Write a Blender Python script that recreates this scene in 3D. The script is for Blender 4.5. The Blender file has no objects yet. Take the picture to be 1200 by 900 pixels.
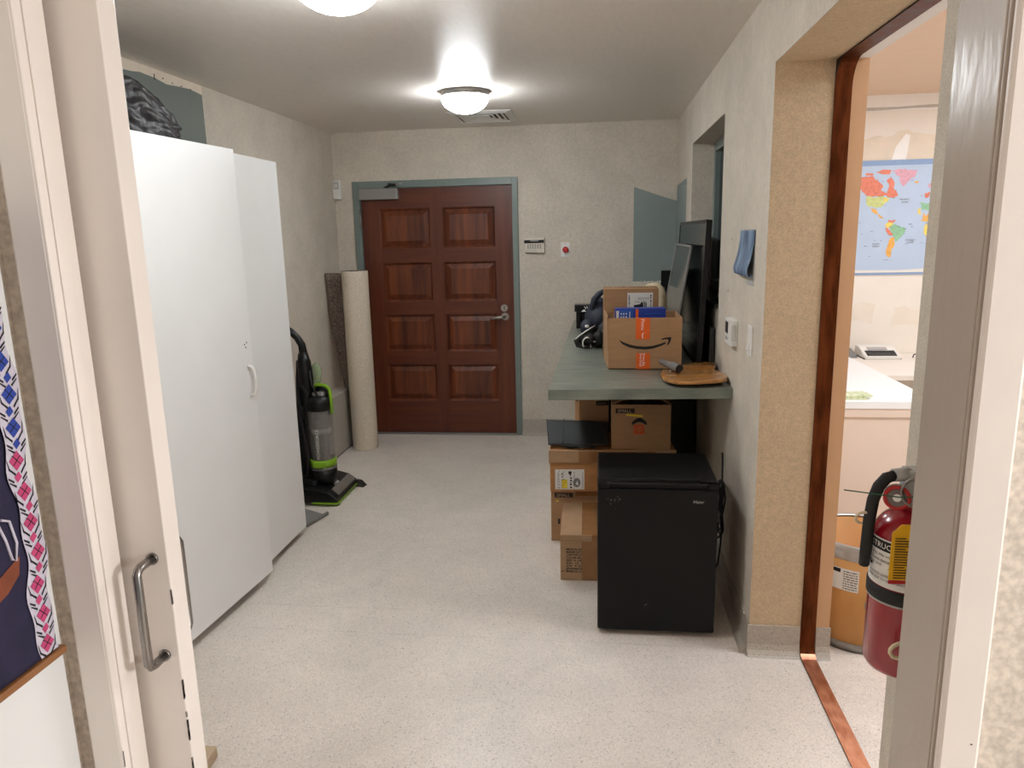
import bpy, bmesh, math, random
from mathutils import Vector, Matrix, Euler
random.seed(7)
PI = math.pi
sc = bpy.context.scene
COL = sc.collection

# ------------------------------------------------------------------ colour / materials
def lin(r, g, b):
    f = lambda c: (c/255/12.92) if c/255 <= .04045 else ((c/255+.055)/1.055)**2.4
    return (f(r), f(g), f(b))

MATS = {}
def base_mat(name):
    m = bpy.data.materials.new(name); m.use_nodes = True
    nt = m.node_tree; b = nt.nodes['Principled BSDF']
    return m, nt, b

def pm(name, rgb, rough=.6, metal=0., var=.08, scale=30., bump=0., bscale=None, stretch=(1, 1, 1), spec=.5,
       alpha=1., trans=0., rgb2=None, detail=4., lo=.3, hi=.7, coat=0., rvar=0.):
    """noise-mottled surface"""
    if name in MATS: return MATS[name]
    m, nt, b = base_mat(name)
    N, L = nt.nodes, nt.links
    tc = N.new('ShaderNodeTexCoord'); mp = N.new('ShaderNodeMapping'); mp.inputs['Scale'].default_value = stretch
    L.new(tc.outputs['Object'], mp.inputs['Vector'])
    no = N.new('ShaderNodeTexNoise'); no.inputs['Scale'].default_value = scale; no.inputs['Detail'].default_value = detail
    L.new(mp.outputs[0], no.inputs['Vector'])
    rp = N.new('ShaderNodeValToRGB'); L.new(no.outputs['Fac'], rp.inputs['Fac'])
    a = tuple(min(1, c*(1-var)) for c in rgb); c2 = rgb2 if rgb2 else tuple(min(1, c*(1+var)) for c in rgb)
    if rgb2: a = rgb
    rp.color_ramp.elements[0].position = lo; rp.color_ramp.elements[0].color = (*a, 1)
    rp.color_ramp.elements[1].position = hi; rp.color_ramp.elements[1].color = (*c2, 1)
    L.new(rp.outputs['Color'], b.inputs['Base Color'])
    b.inputs['Roughness'].default_value = rough; b.inputs['Metallic'].default_value = metal
    b.inputs['Specular IOR Level'].default_value = spec
    b.inputs['Alpha'].default_value = alpha; b.inputs['Transmission Weight'].default_value = trans
    b.inputs['Coat Weight'].default_value = coat
    if rvar:
        mr = N.new('ShaderNodeMapRange'); L.new(no.outputs['Fac'], mr.inputs['Value'])
        mr.inputs['From Min'].default_value = .3; mr.inputs['From Max'].default_value = .7
        mr.inputs['To Min'].default_value = rough-rvar; mr.inputs['To Max'].default_value = rough+rvar
        L.new(mr.outputs[0], b.inputs['Roughness'])
    if bump:
        nb = N.new('ShaderNodeTexNoise'); nb.inputs['Scale'].default_value = bscale or scale*3; nb.inputs['Detail'].default_value = 3
        L.new(mp.outputs[0], nb.inputs['Vector'])
        bp = N.new('ShaderNodeBump'); bp.inputs['Strength'].default_value = bump; bp.inputs['Distance'].default_value = .002
        L.new(nb.outputs['Fac'], bp.inputs['Height']); L.new(bp.outputs[0], b.inputs['Normal'])
    MATS[name] = m
    return m

def wallpaper(name, rgb, big=.05, fine=.10, fscale=230., bump=.25):
    m, nt, b = base_mat(name); N, L = nt.nodes, nt.links
    tc = N.new('ShaderNodeTexCoord')
    n1 = N.new('ShaderNodeTexNoise'); n1.inputs['Scale'].default_value = fscale; n1.inputs['Detail'].default_value = 2
    n2 = N.new('ShaderNodeTexNoise'); n2.inputs['Scale'].default_value = 5.; n2.inputs['Detail'].default_value = 5
    n3 = N.new('ShaderNodeTexNoise'); n3.inputs['Scale'].default_value = 45.; n3.inputs['Detail'].default_value = 3
    for n in (n1, n2, n3): L.new(tc.outputs['Object'], n.inputs['Vector'])
    def ramp(src, amp, lo=.35, hi=.65):
        mr = N.new('ShaderNodeMapRange'); L.new(src, mr.inputs['Value'])
        mr.inputs['From Min'].default_value = lo; mr.inputs['From Max'].default_value = hi
        mr.inputs['To Min'].default_value = 1-amp; mr.inputs['To Max'].default_value = 1+amp
        return mr.outputs[0]
    m1 = N.new('ShaderNodeMath'); m1.operation = 'MULTIPLY'; L.new(ramp(n1.outputs['Fac'], fine), m1.inputs[0]); L.new(ramp(n2.outputs['Fac'], big), m1.inputs[1])
    m2 = N.new('ShaderNodeMath'); m2.operation = 'MULTIPLY'; L.new(m1.outputs[0], m2.inputs[0]); L.new(ramp(n3.outputs['Fac'], fine*.45), m2.inputs[1])
    vm = N.new('ShaderNodeVectorMath'); vm.operation = 'SCALE'; vm.inputs[0].default_value = rgb; L.new(m2.outputs[0], vm.inputs['Scale'])
    L.new(vm.outputs[0], b.inputs['Base Color'])
    b.inputs['Roughness'].default_value = .75; b.inputs['Specular IOR Level'].default_value = .3
    bp = N.new('ShaderNodeBump'); bp.inputs['Strength'].default_value = bump; bp.inputs['Distance'].default_value = .001
    L.new(n1.outputs['Fac'], bp.inputs['Height']); L.new(bp.outputs[0], b.inputs['Normal'])
    return m

def terrazzo(name, rgb, stains=True, rough=.33):
    m, nt, b = base_mat(name); N, L = nt.nodes, nt.links
    tc = N.new('ShaderNodeTexCoord')
    def noise(s, d=3, dist=0):
        n = N.new('ShaderNodeTexNoise'); n.inputs['Scale'].default_value = s; n.inputs['Detail'].default_value = d; n.inputs['Distortion'].default_value = dist
        L.new(tc.outputs['Object'], n.inputs['Vector']); return n.outputs['Fac']
    def mrange(src, lo, hi, a, c):
        mr = N.new('ShaderNodeMapRange'); L.new(src, mr.inputs['Value'])
        for k, v in (('From Min', lo), ('From Max', hi), ('To Min', a), ('To Max', c)): mr.inputs[k].default_value = v
        return mr.outputs[0]
    def mul(a, c):
        k = N.new('ShaderNodeMath'); k.operation = 'MULTIPLY'; L.new(a, k.inputs[0]); L.new(c, k.inputs[1]); return k.outputs[0]
    vo = N.new('ShaderNodeTexVoronoi'); vo.inputs['Scale'].default_value = 210.; L.new(tc.outputs['Object'], vo.inputs['Vector'])
    sp = N.new('ShaderNodeSeparateColor'); L.new(vo.outputs['Color'], sp.inputs['Color'])
    v = mul(mrange(sp.outputs[0], .0, 1., .89, 1.09), mrange(noise(260, 2), .35, .65, .92, 1.08))
    dark = mrange(sp.outputs[1], .94, .98, 1., .70); v = mul(v, dark)
    if stains:
        v = mul(v, mrange(noise(1.5, 5, .8), .33, .67, .92, 1.05))
        v = mul(v, mrange(noise(6, 5, .8), .35, .7, .96, 1.03))
        sx = N.new('ShaderNodeSeparateXYZ'); L.new(tc.outputs['Object'], sx.inputs[0])
        wob = mrange(noise(2.5, 2), 0, 1, -.006, .006)
        for yy, x0, x1 in ((2.745, -1.9, .75), (2.95, -.9, .3), (4.15, -1.5, .2)):     # hairline seams across the floor
            a1 = N.new('ShaderNodeMath'); a1.operation = 'ADD'; L.new(sx.outputs[1], a1.inputs[0]); L.new(wob, a1.inputs[1])
            d1 = N.new('ShaderNodeMath'); d1.operation = 'SUBTRACT'; L.new(a1.outputs[0], d1.inputs[0]); d1.inputs[1].default_value = yy
            d2 = N.new('ShaderNodeMath'); d2.operation = 'ABSOLUTE'; L.new(d1.outputs[0], d2.inputs[0])
            v = mul(v, mrange(mul(d2.outputs[0], mrange(noise(9, 2), .4, .6, 1., 2.6)),   .0014, .0040, .84, 1.))
        b.inputs['Roughness'].default_value = rough
    else:
        b.inputs['Roughness'].default_value = .5
    vm = N.new('ShaderNodeVectorMath'); vm.operation = 'SCALE'; vm.inputs[0].default_value = rgb; L.new(v, vm.inputs['Scale'])
    L.new(vm.outputs[0], b.inputs['Base Color']); b.inputs['Specular IOR Level'].default_value = .45
    return m

def wood(name, rgb, rgb2, axis='z', rough=.38, bands=14., coat=.15):
    m, nt, b = base_mat(name); N, L = nt.nodes, nt.links
    tc = N.new('ShaderNodeTexCoord'); mp = N.new('ShaderNodeMapping')
    mp.inputs['Scale'].default_value = {'z': (1, 1, .06), 'x': (.06, 1, 1), 'y': (1, .06, 1)}[axis]
    L.new(tc.outputs['Object'], mp.inputs['Vector'])
    n1 = N.new('ShaderNodeTexNoise'); n1.inputs['Scale'].default_value = bands; n1.inputs['Detail'].default_value = 2; n1.inputs['Distortion'].default_value = .3
    n2 = N.new('ShaderNodeTexNoise'); n2.inputs['Scale'].default_value = 130; n2.inputs['Detail'].default_value = 5
    L.new(mp.outputs[0], n1.inputs['Vector']); L.new(mp.outputs[0], n2.inputs['Vector'])
    mx = N.new('ShaderNodeMath'); mx.operation = 'MULTIPLY_ADD'; L.new(n2.outputs['Fac'], mx.inputs[0]); mx.inputs[1].default_value = .45; L.new(n1.outputs['Fac'], mx.inputs[2])
    rp = N.new('ShaderNodeValToRGB'); rp.color_ramp.elements[0].position = .5; rp.color_ramp.elements[0].color = (*rgb, 1)
    rp.color_ramp.elements[1].position = .95; rp.color_ramp.elements[1].color = (*rgb2, 1)
    L.new(mx.outputs[0], rp.inputs['Fac']); L.new(rp.outputs['Color'], b.inputs['Base Color'])
    b.inputs['Roughness'].default_value = rough; b.inputs['Coat Weight'].default_value = coat; b.inputs['Coat Roughness'].default_value = .25
    return m

def emit(name, rgb, strength):
    m, nt, b = base_mat(name); N, L = nt.nodes, nt.links
    tc = N.new('ShaderNodeTexCoord'); no = N.new('ShaderNodeTexNoise'); no.inputs['Scale'].default_value = 6
    L.new(tc.outputs['Object'], no.inputs['Vector'])
    mr = N.new('ShaderNodeMapRange'); L.new(no.outputs['Fac'], mr.inputs['Value']); mr.inputs['To Min'].default_value = strength*.95; mr.inputs['To Max'].default_value = strength*1.05
    b.inputs['Base Color'].default_value = (.9, .9, .9, 1); b.inputs['Emission Color'].default_value = (*rgb, 1)
    L.new(mr.outputs[0], b.inputs['Emission Strength'])
    return m

M_wall = wallpaper('wallpaper_beige', lin(205, 196, 182))
M_wall_tan = wallpaper('wallpaper_tan_variant', lin(199, 177, 147), big=.03, fine=.10, fscale=200., bump=.3)  # browner, slightly coarser variant of the beige wallpaper for the opening's return and soffit
M_wall_entry = wallpaper('wallpaper_marbled', lin(214, 203, 190), big=.03, fine=.13, fscale=110)
M_ceil = pm('ceiling_paint', lin(228, 221, 213), .42, var=.03, scale=60, bump=.15, bscale=180, stretch=(1, .25, 1))
M_ceil_office = pm('peach_paint', lin(222, 192, 166), .6, var=.02, scale=8)
M_cfront = pm('pale_peach_panel', lin(226, 206, 190), .55, var=.02, scale=6)
M_jamb_peach = pm('peach_jamb_paint', lin(206, 162, 122), .6, var=.03, scale=10)
M_office = pm('office_cream_paint', lin(238, 230, 220), .7, var=.02, scale=6)
M_plaster = pm('white_plaster', lin(246, 243, 240), .8, var=.03, scale=12)
M_tanpatch = pm('tan_paint_patch', lin(230, 216, 198), .8, var=.05, scale=12)
M_creampatch = pm('cream_paint_patch', lin(234, 224, 210), .75, var=.04, scale=10)
M_greyline = pm('grey_plaster_seam', lin(196, 190, 182), .8, var=.10, scale=20)
M_floor = terrazzo('terrazzo_floor', lin(222, 212, 202))
M_cove = terrazzo('terrazzo_cove', lin(178, 169, 158), False)
M_green = pm('grey_green_paint', lin(117, 124, 118), .6, var=.06, scale=4, detail=6)
M_green2 = pm('blue_green_paint', lin(136, 147, 145), .55, var=.04, scale=5)
M_greenframe = pm('grey_green_enamel', lin(118, 130, 126), .4, var=.04, scale=8)
M_trim = pm('cream_trim_paint', lin(236, 227, 219), .3, var=.03, scale=6, bump=.1, bscale=25)
M_jambgrey = pm('taupe_gloss_paint', lin(182, 170, 158), .27, var=.03, scale=6, bump=.35, bscale=60, stretch=(1, 1, .3))
M_chip = pm('chipped_dark_edge', lin(60, 54, 50), .8)
M_cab = pm('white_laminate', lin(238, 238, 237), .35, var=.015, scale=4)
M_cabdark = pm('dull_mid_grey', lin(120, 116, 112), .6)  # plain mid grey for the plinth, heater foot strip and brush edge
M_black = pm('black_plastic', lin(14, 14, 15), .38, spec=.35, var=.12, scale=60)
M_blackgloss = pm('black_gloss', lin(8, 8, 9), .12, var=.1, scale=20)
M_rubber = pm('black_rubber', lin(26, 25, 25), .7)
M_fridge = pm('black_textured_enamel', lin(9, 9, 9), .36, spec=.22, var=.12, scale=400, bump=.25, bscale=500)
M_screen = pm('dark_screen', lin(12, 13, 14), .14, var=.05, scale=5)
M_steel = pm('brushed_steel', lin(176, 172, 168), .3, 1., var=.06, scale=60, stretch=(1, 1, .1))
M_darksteel = pm('dark_steel', lin(150, 146, 142), .3, 1., var=.10, scale=50)
M_alu = pm('grey_aluminium_paint', lin(150, 148, 146), .38, .5, var=.04, scale=30)
M_white = pm('white_plastic', lin(232, 230, 226), .4, var=.02, scale=20)
M_offwhite = pm('offwhite_plastic', lin(214, 206, 192), .45, var=.03, scale=20)
M_grey = pm('grey_plastic', lin(120, 119, 118), .45, var=.05, scale=25)
M_lgrey = pm('light_grey_plastic', lin(178, 177, 174), .45, var=.05, scale=25)
M_red = pm('red_enamel', lin(150, 16, 30), .22, var=.05, scale=8, coat=.4)
M_redbtn = pm('red_plastic', lin(178, 28, 30), .35)
M_yellow = pm('yellow_tag', lin(232, 178, 20), .5, var=.04)
M_lime = pm('lime_plastic', lin(132, 178, 38), .35, var=.05)
M_smoke = pm('smoked_clear_plastic', lin(150, 146, 142), .12, var=.05, scale=9, alpha=.55)
M_greenclear = pm('green_tinted_clear_plastic', lin(150, 168, 128), .15, var=.1, scale=30, alpha=.75)
M_clear = pm('clear_window_plastic', lin(140, 134, 126), .1, var=.05, alpha=.7)
M_card = pm('cardboard_tan', lin(168, 130, 94), .8, var=.06, scale=14, bump=.1, bscale=120, stretch=(1, 1, 4))
M_card2 = pm('cardboard_orange', lin(172, 122, 74), .75, var=.12, scale=9, bump=.1, bscale=90, stretch=(1, 1, 4))
M_card3 = pm('cardboard_pale', lin(172, 138, 104), .8, var=.08, scale=10, bump=.1, bscale=100, stretch=(1, 1, 4))
M_cardin = pm('cardboard_inside', lin(158, 120, 84), .85, var=.06, scale=16)
M_tape = pm('clear_brown_tape', lin(150, 106, 66), .25, var=.10, scale=20)
M_orange = pm('orange_tape', lin(228, 98, 24), .45, var=.06, scale=30)
M_blue = pm('blue_carton', lin(22, 54, 150), .4, var=.05)
M_blue2 = pm('light_blue_carton', lin(40, 88, 178), .4, var=.05)
M_paper = pm('white_paper', lin(230, 228, 224), .7, var=.03)
M_paperbrown = pm('pale_print', lin(200, 178, 150), .8)
M_ink = pm('black_ink', lin(18, 17, 17), .7)
M_inkbrown = pm('dark_brown_ink', lin(58, 42, 36), .8)
M_inkgrey = pm('grey_ink', lin(120, 110, 104), .8)
M_whiteink = pm('white_ink', lin(240, 238, 235), .6)
M_hdorange = pm('orange_print', lin(206, 92, 48), .8, var=.12, scale=80)
M_yellowtape = pm('yellow_print', lin(226, 202, 56), .7)
M_counter = pm('green_stone_laminate', lin(96, 104, 96), .32, var=.0, rgb2=lin(134, 139, 128), scale=10, stretch=(.55, 1.8, 1.6), detail=6, lo=.30, hi=.70)
M_copper = pm('copper_sheet', lin(74, 38, 20), .45, 1., var=.0, rgb2=lin(116, 64, 36), scale=9, stretch=(4, 4, .8), detail=6, lo=.35, hi=.68, rvar=.08)
M_copperworn = pm('worn_copper_sheet', lin(198, 132, 100), .42, 1., var=.0, rgb2=lin(230, 172, 140), scale=9, stretch=(4, 1.5, 1), detail=6, lo=.35, hi=.68, rvar=.08)
M_copperdark = pm('tarnished_edge', lin(40, 28, 22), .6, .3, var=.2, scale=40)
M_carpetback = pm('jute_carpet_backing', lin(210, 198, 180), .95, var=.16, scale=130, bump=.5, bscale=300, detail=3)
M_pile = pm('brown_carpet_pile', lin(70, 58, 52), 1., var=.0, rgb2=lin(150, 134, 124), scale=120, bump=1., bscale=220, detail=2, lo=.38, hi=.66)
M_heater = pm('grey_beige_enamel', lin(172, 166, 156), .45, var=.03)
M_binliner = pm('black_bin_liner', lin(44, 42, 44), .42, var=.5, scale=22, bump=1., bscale=60)
M_nylon = pm('black_nylon', lin(28, 29, 31), .55, var=.15, scale=160, bump=.3, bscale=300)
M_navy = pm('navy_fabric', lin(34, 40, 54), .7, var=.2, scale=60, bump=.3, bscale=200)
M_bpgrey = pm('grey_webbing', lin(74, 74, 76), .7, var=.15, scale=80, bump=.3, bscale=200)
M_cream = pm('cream_foam', lin(216, 200, 168), .9, var=.08, scale=30, bump=.4, bscale=60)
M_ply = wood('varnished_plywood', lin(138, 88, 40), lin(198, 142, 78), 'x', .25, 12, .5)
M_plyedge = wood('plywood_edge', lin(128, 82, 40), lin(186, 132, 76), 'x', .3, 30, .4)
M_door = wood('mahogany_vertical', lin(78, 34, 18), lin(104, 50, 27), 'z', .42, 16, .03)
M_doorx = wood('mahogany_horizontal', lin(78, 34, 18), lin(104, 50, 27), 'x', .42, 16, .03)
M_panel = wood('mahogany_panel', lin(66, 29, 16), lin(122, 62, 32), 'z', .42, 20, .03)
M_pine = wood('raw_pine', lin(168, 146, 120), lin(196, 174, 146), 'y', .7, 20, 0)
M_rod = wood('brown_wood_rail', lin(120, 78, 44), lin(160, 108, 64), 'y', .5, 20, 0)
M_drum = pm('fibreboard', lin(196, 140, 78), .55, var=.10, scale=7, stretch=(1, 1, .5), bump=.05)
M_band = pm('galvanised_band', lin(176, 174, 170), .4, .85, var=.08, scale=30)
M_map = pm('map_sea_blue', lin(186, 204, 228), .4, var=.03, scale=6)
M_mapedge = pm('map_border_blue', lin(140, 166, 204), .4, var=.03)
MC = {k: pm('map_'+k, lin(*v), .45, var=.10, scale=60) for k, v in dict(red=(226, 132, 108), pink=(222, 168, 184), lime=(204, 212, 140), orange=(238, 178, 92), yellow=(242, 216, 110), green=(148, 196, 158), tan=(220, 200, 140)).items()}
M_fabric = pm('batik_navy', lin(34, 30, 58), .9, var=.2, scale=30, bump=.2, bscale=300)
M_fwhite = pm('batik_pale', lin(196, 190, 204), .9, var=.10, scale=60)
M_fmag = pm('batik_magenta', lin(186, 66, 112), .9, var=.10, scale=50)
M_fblue = pm('batik_blue', lin(44, 66, 150), .9, var=.10, scale=50)
M_fbrown = pm('batik_brown', lin(124, 64, 40), .9, var=.18, scale=30)
M_board = pm('white_board', lin(226, 227, 226), .3, var=.015, scale=3)
M_denim = pm('faded_blue_print', lin(62, 84, 116), .5, var=.0, rgb2=lin(136, 162, 190), scale=10, stretch=(1, 2.5, .8), detail=7, lo=.35, hi=.68)
M_leaf = pm('green_wire', lin(40, 92, 64), .4)
M_magmix = pm('magazine_print', lin(176, 186, 140), .4, var=.0, rgb2=lin(222, 226, 190), scale=18, stretch=(3, 1, 1))
M_glassdark = pm('dark_window_glass', lin(40, 48, 50), .08, var=.05, scale=3)
M_mirror = pm('picture_glass', lin(52, 50, 47), .06, .6, var=.05, scale=4)
M_lamp = emit('lit_lamp_diffuser', (1., 1.045, 1.075), 69.)
M_lamp.cycles.emission_sampling = 'FRONT'
M_lampring = pm('satin_nickel', lin(190, 188, 184), .35, .8, var=.04)

# ------------------------------------------------------------------ mesh builder
class MB:
    def __init__(s, mat=None):
        s.v = []; s.f = []; s.mi = []; s.sm = []; s.mats = []; s.cur = 0; s.T = Matrix.Identity(4)
        if mat: s.m(mat)
    def m(s, mat):
        if mat not in s.mats: s.mats.append(mat)
        s.cur = s.mats.index(mat); return s
    def add(s, vs, fs, smooth=False):
        o = len(s.v)
        s.v += [s.T @ Vector(p) for p in vs]
        for f in fs: s.f.append(tuple(i+o for i in f)); s.mi.append(s.cur); s.sm.append(smooth)
        return s
    def bm(s, bm, smooth=False):
        bm.verts.index_update()
        return s.add([v.co.copy() for v in bm.verts], [[v.index for v in f.verts] for f in bm.faces], smooth)
    def box(s, a, b, bev=0., seg=2):
        a, b = [min(p, q) for p, q in zip(a, b)], [max(p, q) for p, q in zip(a, b)]
        bm = bmesh.new(); bmesh.ops.create_cube(bm, size=1)
        for v in bm.verts: v.co = Vector([(a[i]+b[i])/2 + v.co[i]*(b[i]-a[i]) for i in range(3)])
        if bev: bmesh.ops.bevel(bm, geom=list(bm.edges), offset=min(bev, .45*min(q-p for p, q in zip(a, b))), segments=seg, profile=.5, affect='EDGES')
        s.bm(bm); bm.free(); return s
    def hexa(s, p8, bev=0.):
        """8 corners: bottom 4 ccw, top 4 ccw"""
        bm = bmesh.new(); vs = [bm.verts.new(p) for p in p8]
        for f in ((3, 2, 1, 0), (4, 5, 6, 7), (0, 1, 5, 4), (1, 2, 6, 5), (2, 3, 7, 6), (3, 0, 4, 7)): bm.faces.new([vs[i] for i in f])
        if bev: bmesh.ops.bevel(bm, geom=list(bm.edges), offset=bev, segments=2, profile=.5, affect='EDGES')
        s.bm(bm); bm.free(); return s
    def prism(s, pts, vec, bev=0.):
        """closed 3-D outline extruded along vec"""
        vec = Vector(vec); n = len(pts); P = [Vector(p) for p in pts]
        bm = bmesh.new(); A = [bm.verts.new(p) for p in P]; B = [bm.verts.new(p+vec) for p in P]
        f1 = bm.faces.new(A[::-1]); f2 = bm.faces.new(B)
        for i in range(n): bm.faces.new((A[i], A[(i+1) % n], B[(i+1) % n], B[i]))
        bmesh.ops.recalc_face_normals(bm, faces=list(bm.faces))
        if bev:
            bmesh.ops.bevel(bm, geom=list(f1.edges)+list(f2.edges), offset=bev, segments=2, profile=.5, affect='EDGES')
        bmesh.ops.triangulate(bm, faces=[f for f in bm.faces if len(f.verts) > 4])
        s.bm(bm); bm.free(); return s
    def cyl(s, p0, p1, r0, r1=None, n=24, cap=True):
        return s.tube([p0, p1], [r0, r0 if r1 is None else r1], n, cap)
    def tube(s, pts, r, n=10, cap=True, closed=False, flat=None):
        P = [Vector(p) for p in pts]; R = r if isinstance(r, (list, tuple)) else [r]*len(P)
        k = len(P); vs = []; fs = []
        t0 = (P[1]-P[0]).normalized(); u = t0.orthogonal().normalized()
        for i in range(k):
            if closed: t = (P[(i+1) % k]-P[i-1]).normalized()
            else: t = (P[min(i+1, k-1)]-P[max(i-1, 0)]).normalized()
            u = (u - t*u.dot(t))
            u = u.normalized() if u.length > 1e-6 else t.orthogonal().normalized()
            w = t.cross(u)
            for j in range(n):
                a = 2*PI*j/n; vs.append(P[i]+(u*math.cos(a)+w*math.sin(a))*R[i])
        for i in range(k if closed else k-1):
            for j in range(n):
                a, b = i*n+j, i*n+(j+1) % n; c, d = ((i+1) % k)*n+(j+1) % n, ((i+1) % k)*n+j
                fs.append((a, b, c, d))
        s.add(vs, fs, True)
        if cap and not closed:
            s.add([vs[j] for j in range(n)][::-1], [tuple(range(n))]); s.add(vs[-n:], [tuple(range(n))])
        return s
    def lathe(s, c, prof, n=40, a0=0., a1=2*PI):
        full = abs(a1-a0-2*PI) < 1e-6; k = n if full else n+1; vs = []; fs = []
        for j in range(k):
            a = a0+(a1-a0)*j/n
            for r, z in prof: vs.append((c[0]+r*math.sin(a), c[1]-r*math.cos(a), c[2]+z))
        p = len(prof)
        for j in range(n):
            for i in range(p-1):
                a, b = j*p+i, ((j+1) % k)*p+i
                fs.append((a, b, b+1, a+1))
        return s.add(vs, fs, True)
    def sphere(s, c, r, n=20, disp=None):
        bm = bmesh.new(); bmesh.ops.create_uvsphere(bm, u_segments=n, v_segments=max(8, n//2), radius=1)
        r = r if isinstance(r, (tuple, list)) else (r, r, r)
        for v in bm.verts:
            q = v.co.copy()
            k = disp(q) if disp else 1.
            v.co = Vector((c[0]+q.x*r[0]*k, c[1]+q.y*r[1]*k, c[2]+q.z*r[2]*k))
        s.bm(bm, True); bm.free(); return s
    def grid(s, fn, nu, nv, smooth=True):
        vs = [fn(i/nu, j/nv) for i in range(nu+1) for j in range(nv+1)]
        fs = [(i*(nv+1)+j, (i+1)*(nv+1)+j, (i+1)*(nv+1)+j+1, i*(nv+1)+j+1) for i in range(nu) for j in range(nv)]
        return s.add(vs, fs, smooth)
    def sheet(s, fn, nrm, th, nu, nv):
        """grid surface with real thickness"""
        f2 = lambda u, v: Vector(fn(u, v))+Vector(nrm)*th
        s.grid(fn, nu, nv); s.grid(f2, nu, nv)
        rim = [(i/nu, 0) for i in range(nu+1)]+[(1, j/nv) for j in range(1, nv+1)]+[(1-i/nu, 1) for i in range(1, nu+1)]+[(0, 1-j/nv) for j in range(1, nv)]
        a = [Vector(fn(*q)) for q in rim]; b = [f2(*q) for q in rim]; n = len(a)
        return s.add(a+b, [(i, (i+1) % n, n+(i+1) % n, n+i) for i in range(n)])
    def poly(s, pts): return s.add(pts, [tuple(range(len(pts)))])
    def ngon(s, pts):
        bm = bmesh.new(); f = bm.faces.new([bm.verts.new(p) for p in pts]); f.normal_update(); bmesh.ops.triangulate(bm, faces=[f]); s.bm(bm); bm.free(); return s
    def rect(s, o, u, v):
        o, u, v = Vector(o), Vector(u), Vector(v); return s.poly([o, o+u, o+u+v, o+v])
    def text(s, t, size, o, u, v, align='LEFT', warp=None, squash=1., bold=0.):
        key = (t, align, bold)
        if key not in TXT:
            c = bpy.data.curves.new('lettering', 'FONT'); c.body = t; c.size = 1.; c.align_x = align; c.resolution_u = 2; c.offset = bold
            ob = bpy.data.objects.new('lettering', c); COL.objects.link(ob)
            dg = bpy.context.evaluated_depsgraph_get(); me = ob.evaluated_get(dg).to_mesh()
            TXT[key] = ([tuple(p.co) for p in me.vertices], [tuple(p.vertices) for p in me.polygons])
            ob.evaluated_get(dg).to_mesh_clear(); bpy.data.objects.remove(ob); bpy.data.curves.remove(c)
        vs, fs = TXT[key]
        if warp: return s.add([warp(p[0]*size*squash, p[1]*size) for p in vs], fs)
        o, u, v = Vector(o), Vector(u), Vector(v)
        return s.add([o+u*(p[0]*size*squash)+v*(p[1]*size) for p in vs], fs)
    def build(s, name, parent=None, loc=None, recalc=True):
        off = Vector(loc) if loc is not None else (world_loc(parent) if parent else Vector((0, 0, 0)))
        me = bpy.data.meshes.new(name)
        me.from_pydata([p-off for p in s.v], [], s.f)
        for mt in s.mats: me.materials.append(mt)
        me.polygons.foreach_set('material_index', s.mi); me.polygons.foreach_set('use_smooth', s.sm)
        if recalc:
            b = bmesh.new(); b.from_mesh(me); bmesh.ops.remove_doubles(b, verts=b.verts, dist=1e-6)
            bmesh.ops.recalc_face_normals(b, faces=b.faces); b.to_mesh(me); b.free()
        me.update()
        o = bpy.data.objects.new(name, me); COL.objects.link(o)
        if parent: o.parent = parent
        else: o.location = off
        return o
TXT = {}
def world_loc(o):
    p = Vector((0, 0, 0))
    while o: p += Vector(o.location); o = o.parent
    return p

def tag(o, label, cat, group=None, kind=None):
    o['label'] = label; o['category'] = cat
    if group: o['group'] = group
    if kind: o['kind'] = kind
    return o
def thing(name, label, cat, loc, group=None, kind=None):
    o = bpy.data.objects.new(name, None); COL.objects.link(o); o.location = loc; o.empty_display_size = .05
    return tag(o, label, cat, group, kind)
def struct(o, label, cat): return tag(o, label, cat, None, 'structure')
def rotz(c, deg):
    c = Vector((c[0], c[1], 0)); return Matrix.Translation(c) @ Matrix.Rotation(math.radians(deg), 4, 'Z') @ Matrix.Translation(-c)
X, Y, Z = Vector((1, 0, 0)), Vector((0, 1, 0)), Vector((0, 0, 1))

def coast(p, n=3):
    rs = random.Random(len(p)*7+int(p[0][0]*1000))
    for _ in range(n):
        q = []
        for i, a in enumerate(p):
            c2 = p[(i+1) % len(p)]; dx, dy = c2[0]-a[0], c2[1]-a[1]; k_ = rs.uniform(-.16, .16)
            q += [a, ((a[0]+c2[0])/2-dy*k_, (a[1]+c2[1])/2+dx*k_)]
        p = q
    return p
# ------------------------------------------------------------------ dimensions of the place (metres)
XL, XR, XO = -2.135, .587, .887       # corridor side walls; office side of the right wall
YD = 5.885                            # far wall
CH = 2.473                            # ceiling
YW0, YW1 = .870, .996                 # wall with the pocket door
OY0, OY1, OZ = 1.428, 2.718, 2.203    # opening into the office
OFY = 5.20                            # office far wall
OFX = 3.3

# ------------------------------------------------------------------ setting
f = MB(M_floor).box((-2.4, -1.6, -.08), (3.5, 6.1, 0)).build('floor')
struct(f, 'beige speckled terrazzo floor with scuffs and hairline seams', 'floor')
c = MB(M_ceil).box((XL-.1, YW1, CH), (XO, 6.0, CH+.08)).build('ceiling')
struct(c, 'grey beige painted ceiling above the corridor', 'ceiling')
c = MB(M_ceil_office).box((XO, YW1, CH), (OFX+.1, OFY+.1, CH+.08)).build('ceiling')
struct(c, 'peach painted ceiling above the lit office', 'ceiling')
c = MB(M_ceil).box((-1.0, -1.6, CH), (2.4, YW1, CH+.08)).build('ceiling')
struct(c, 'ceiling of the entry area in front of the pocket door', 'ceiling')

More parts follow.
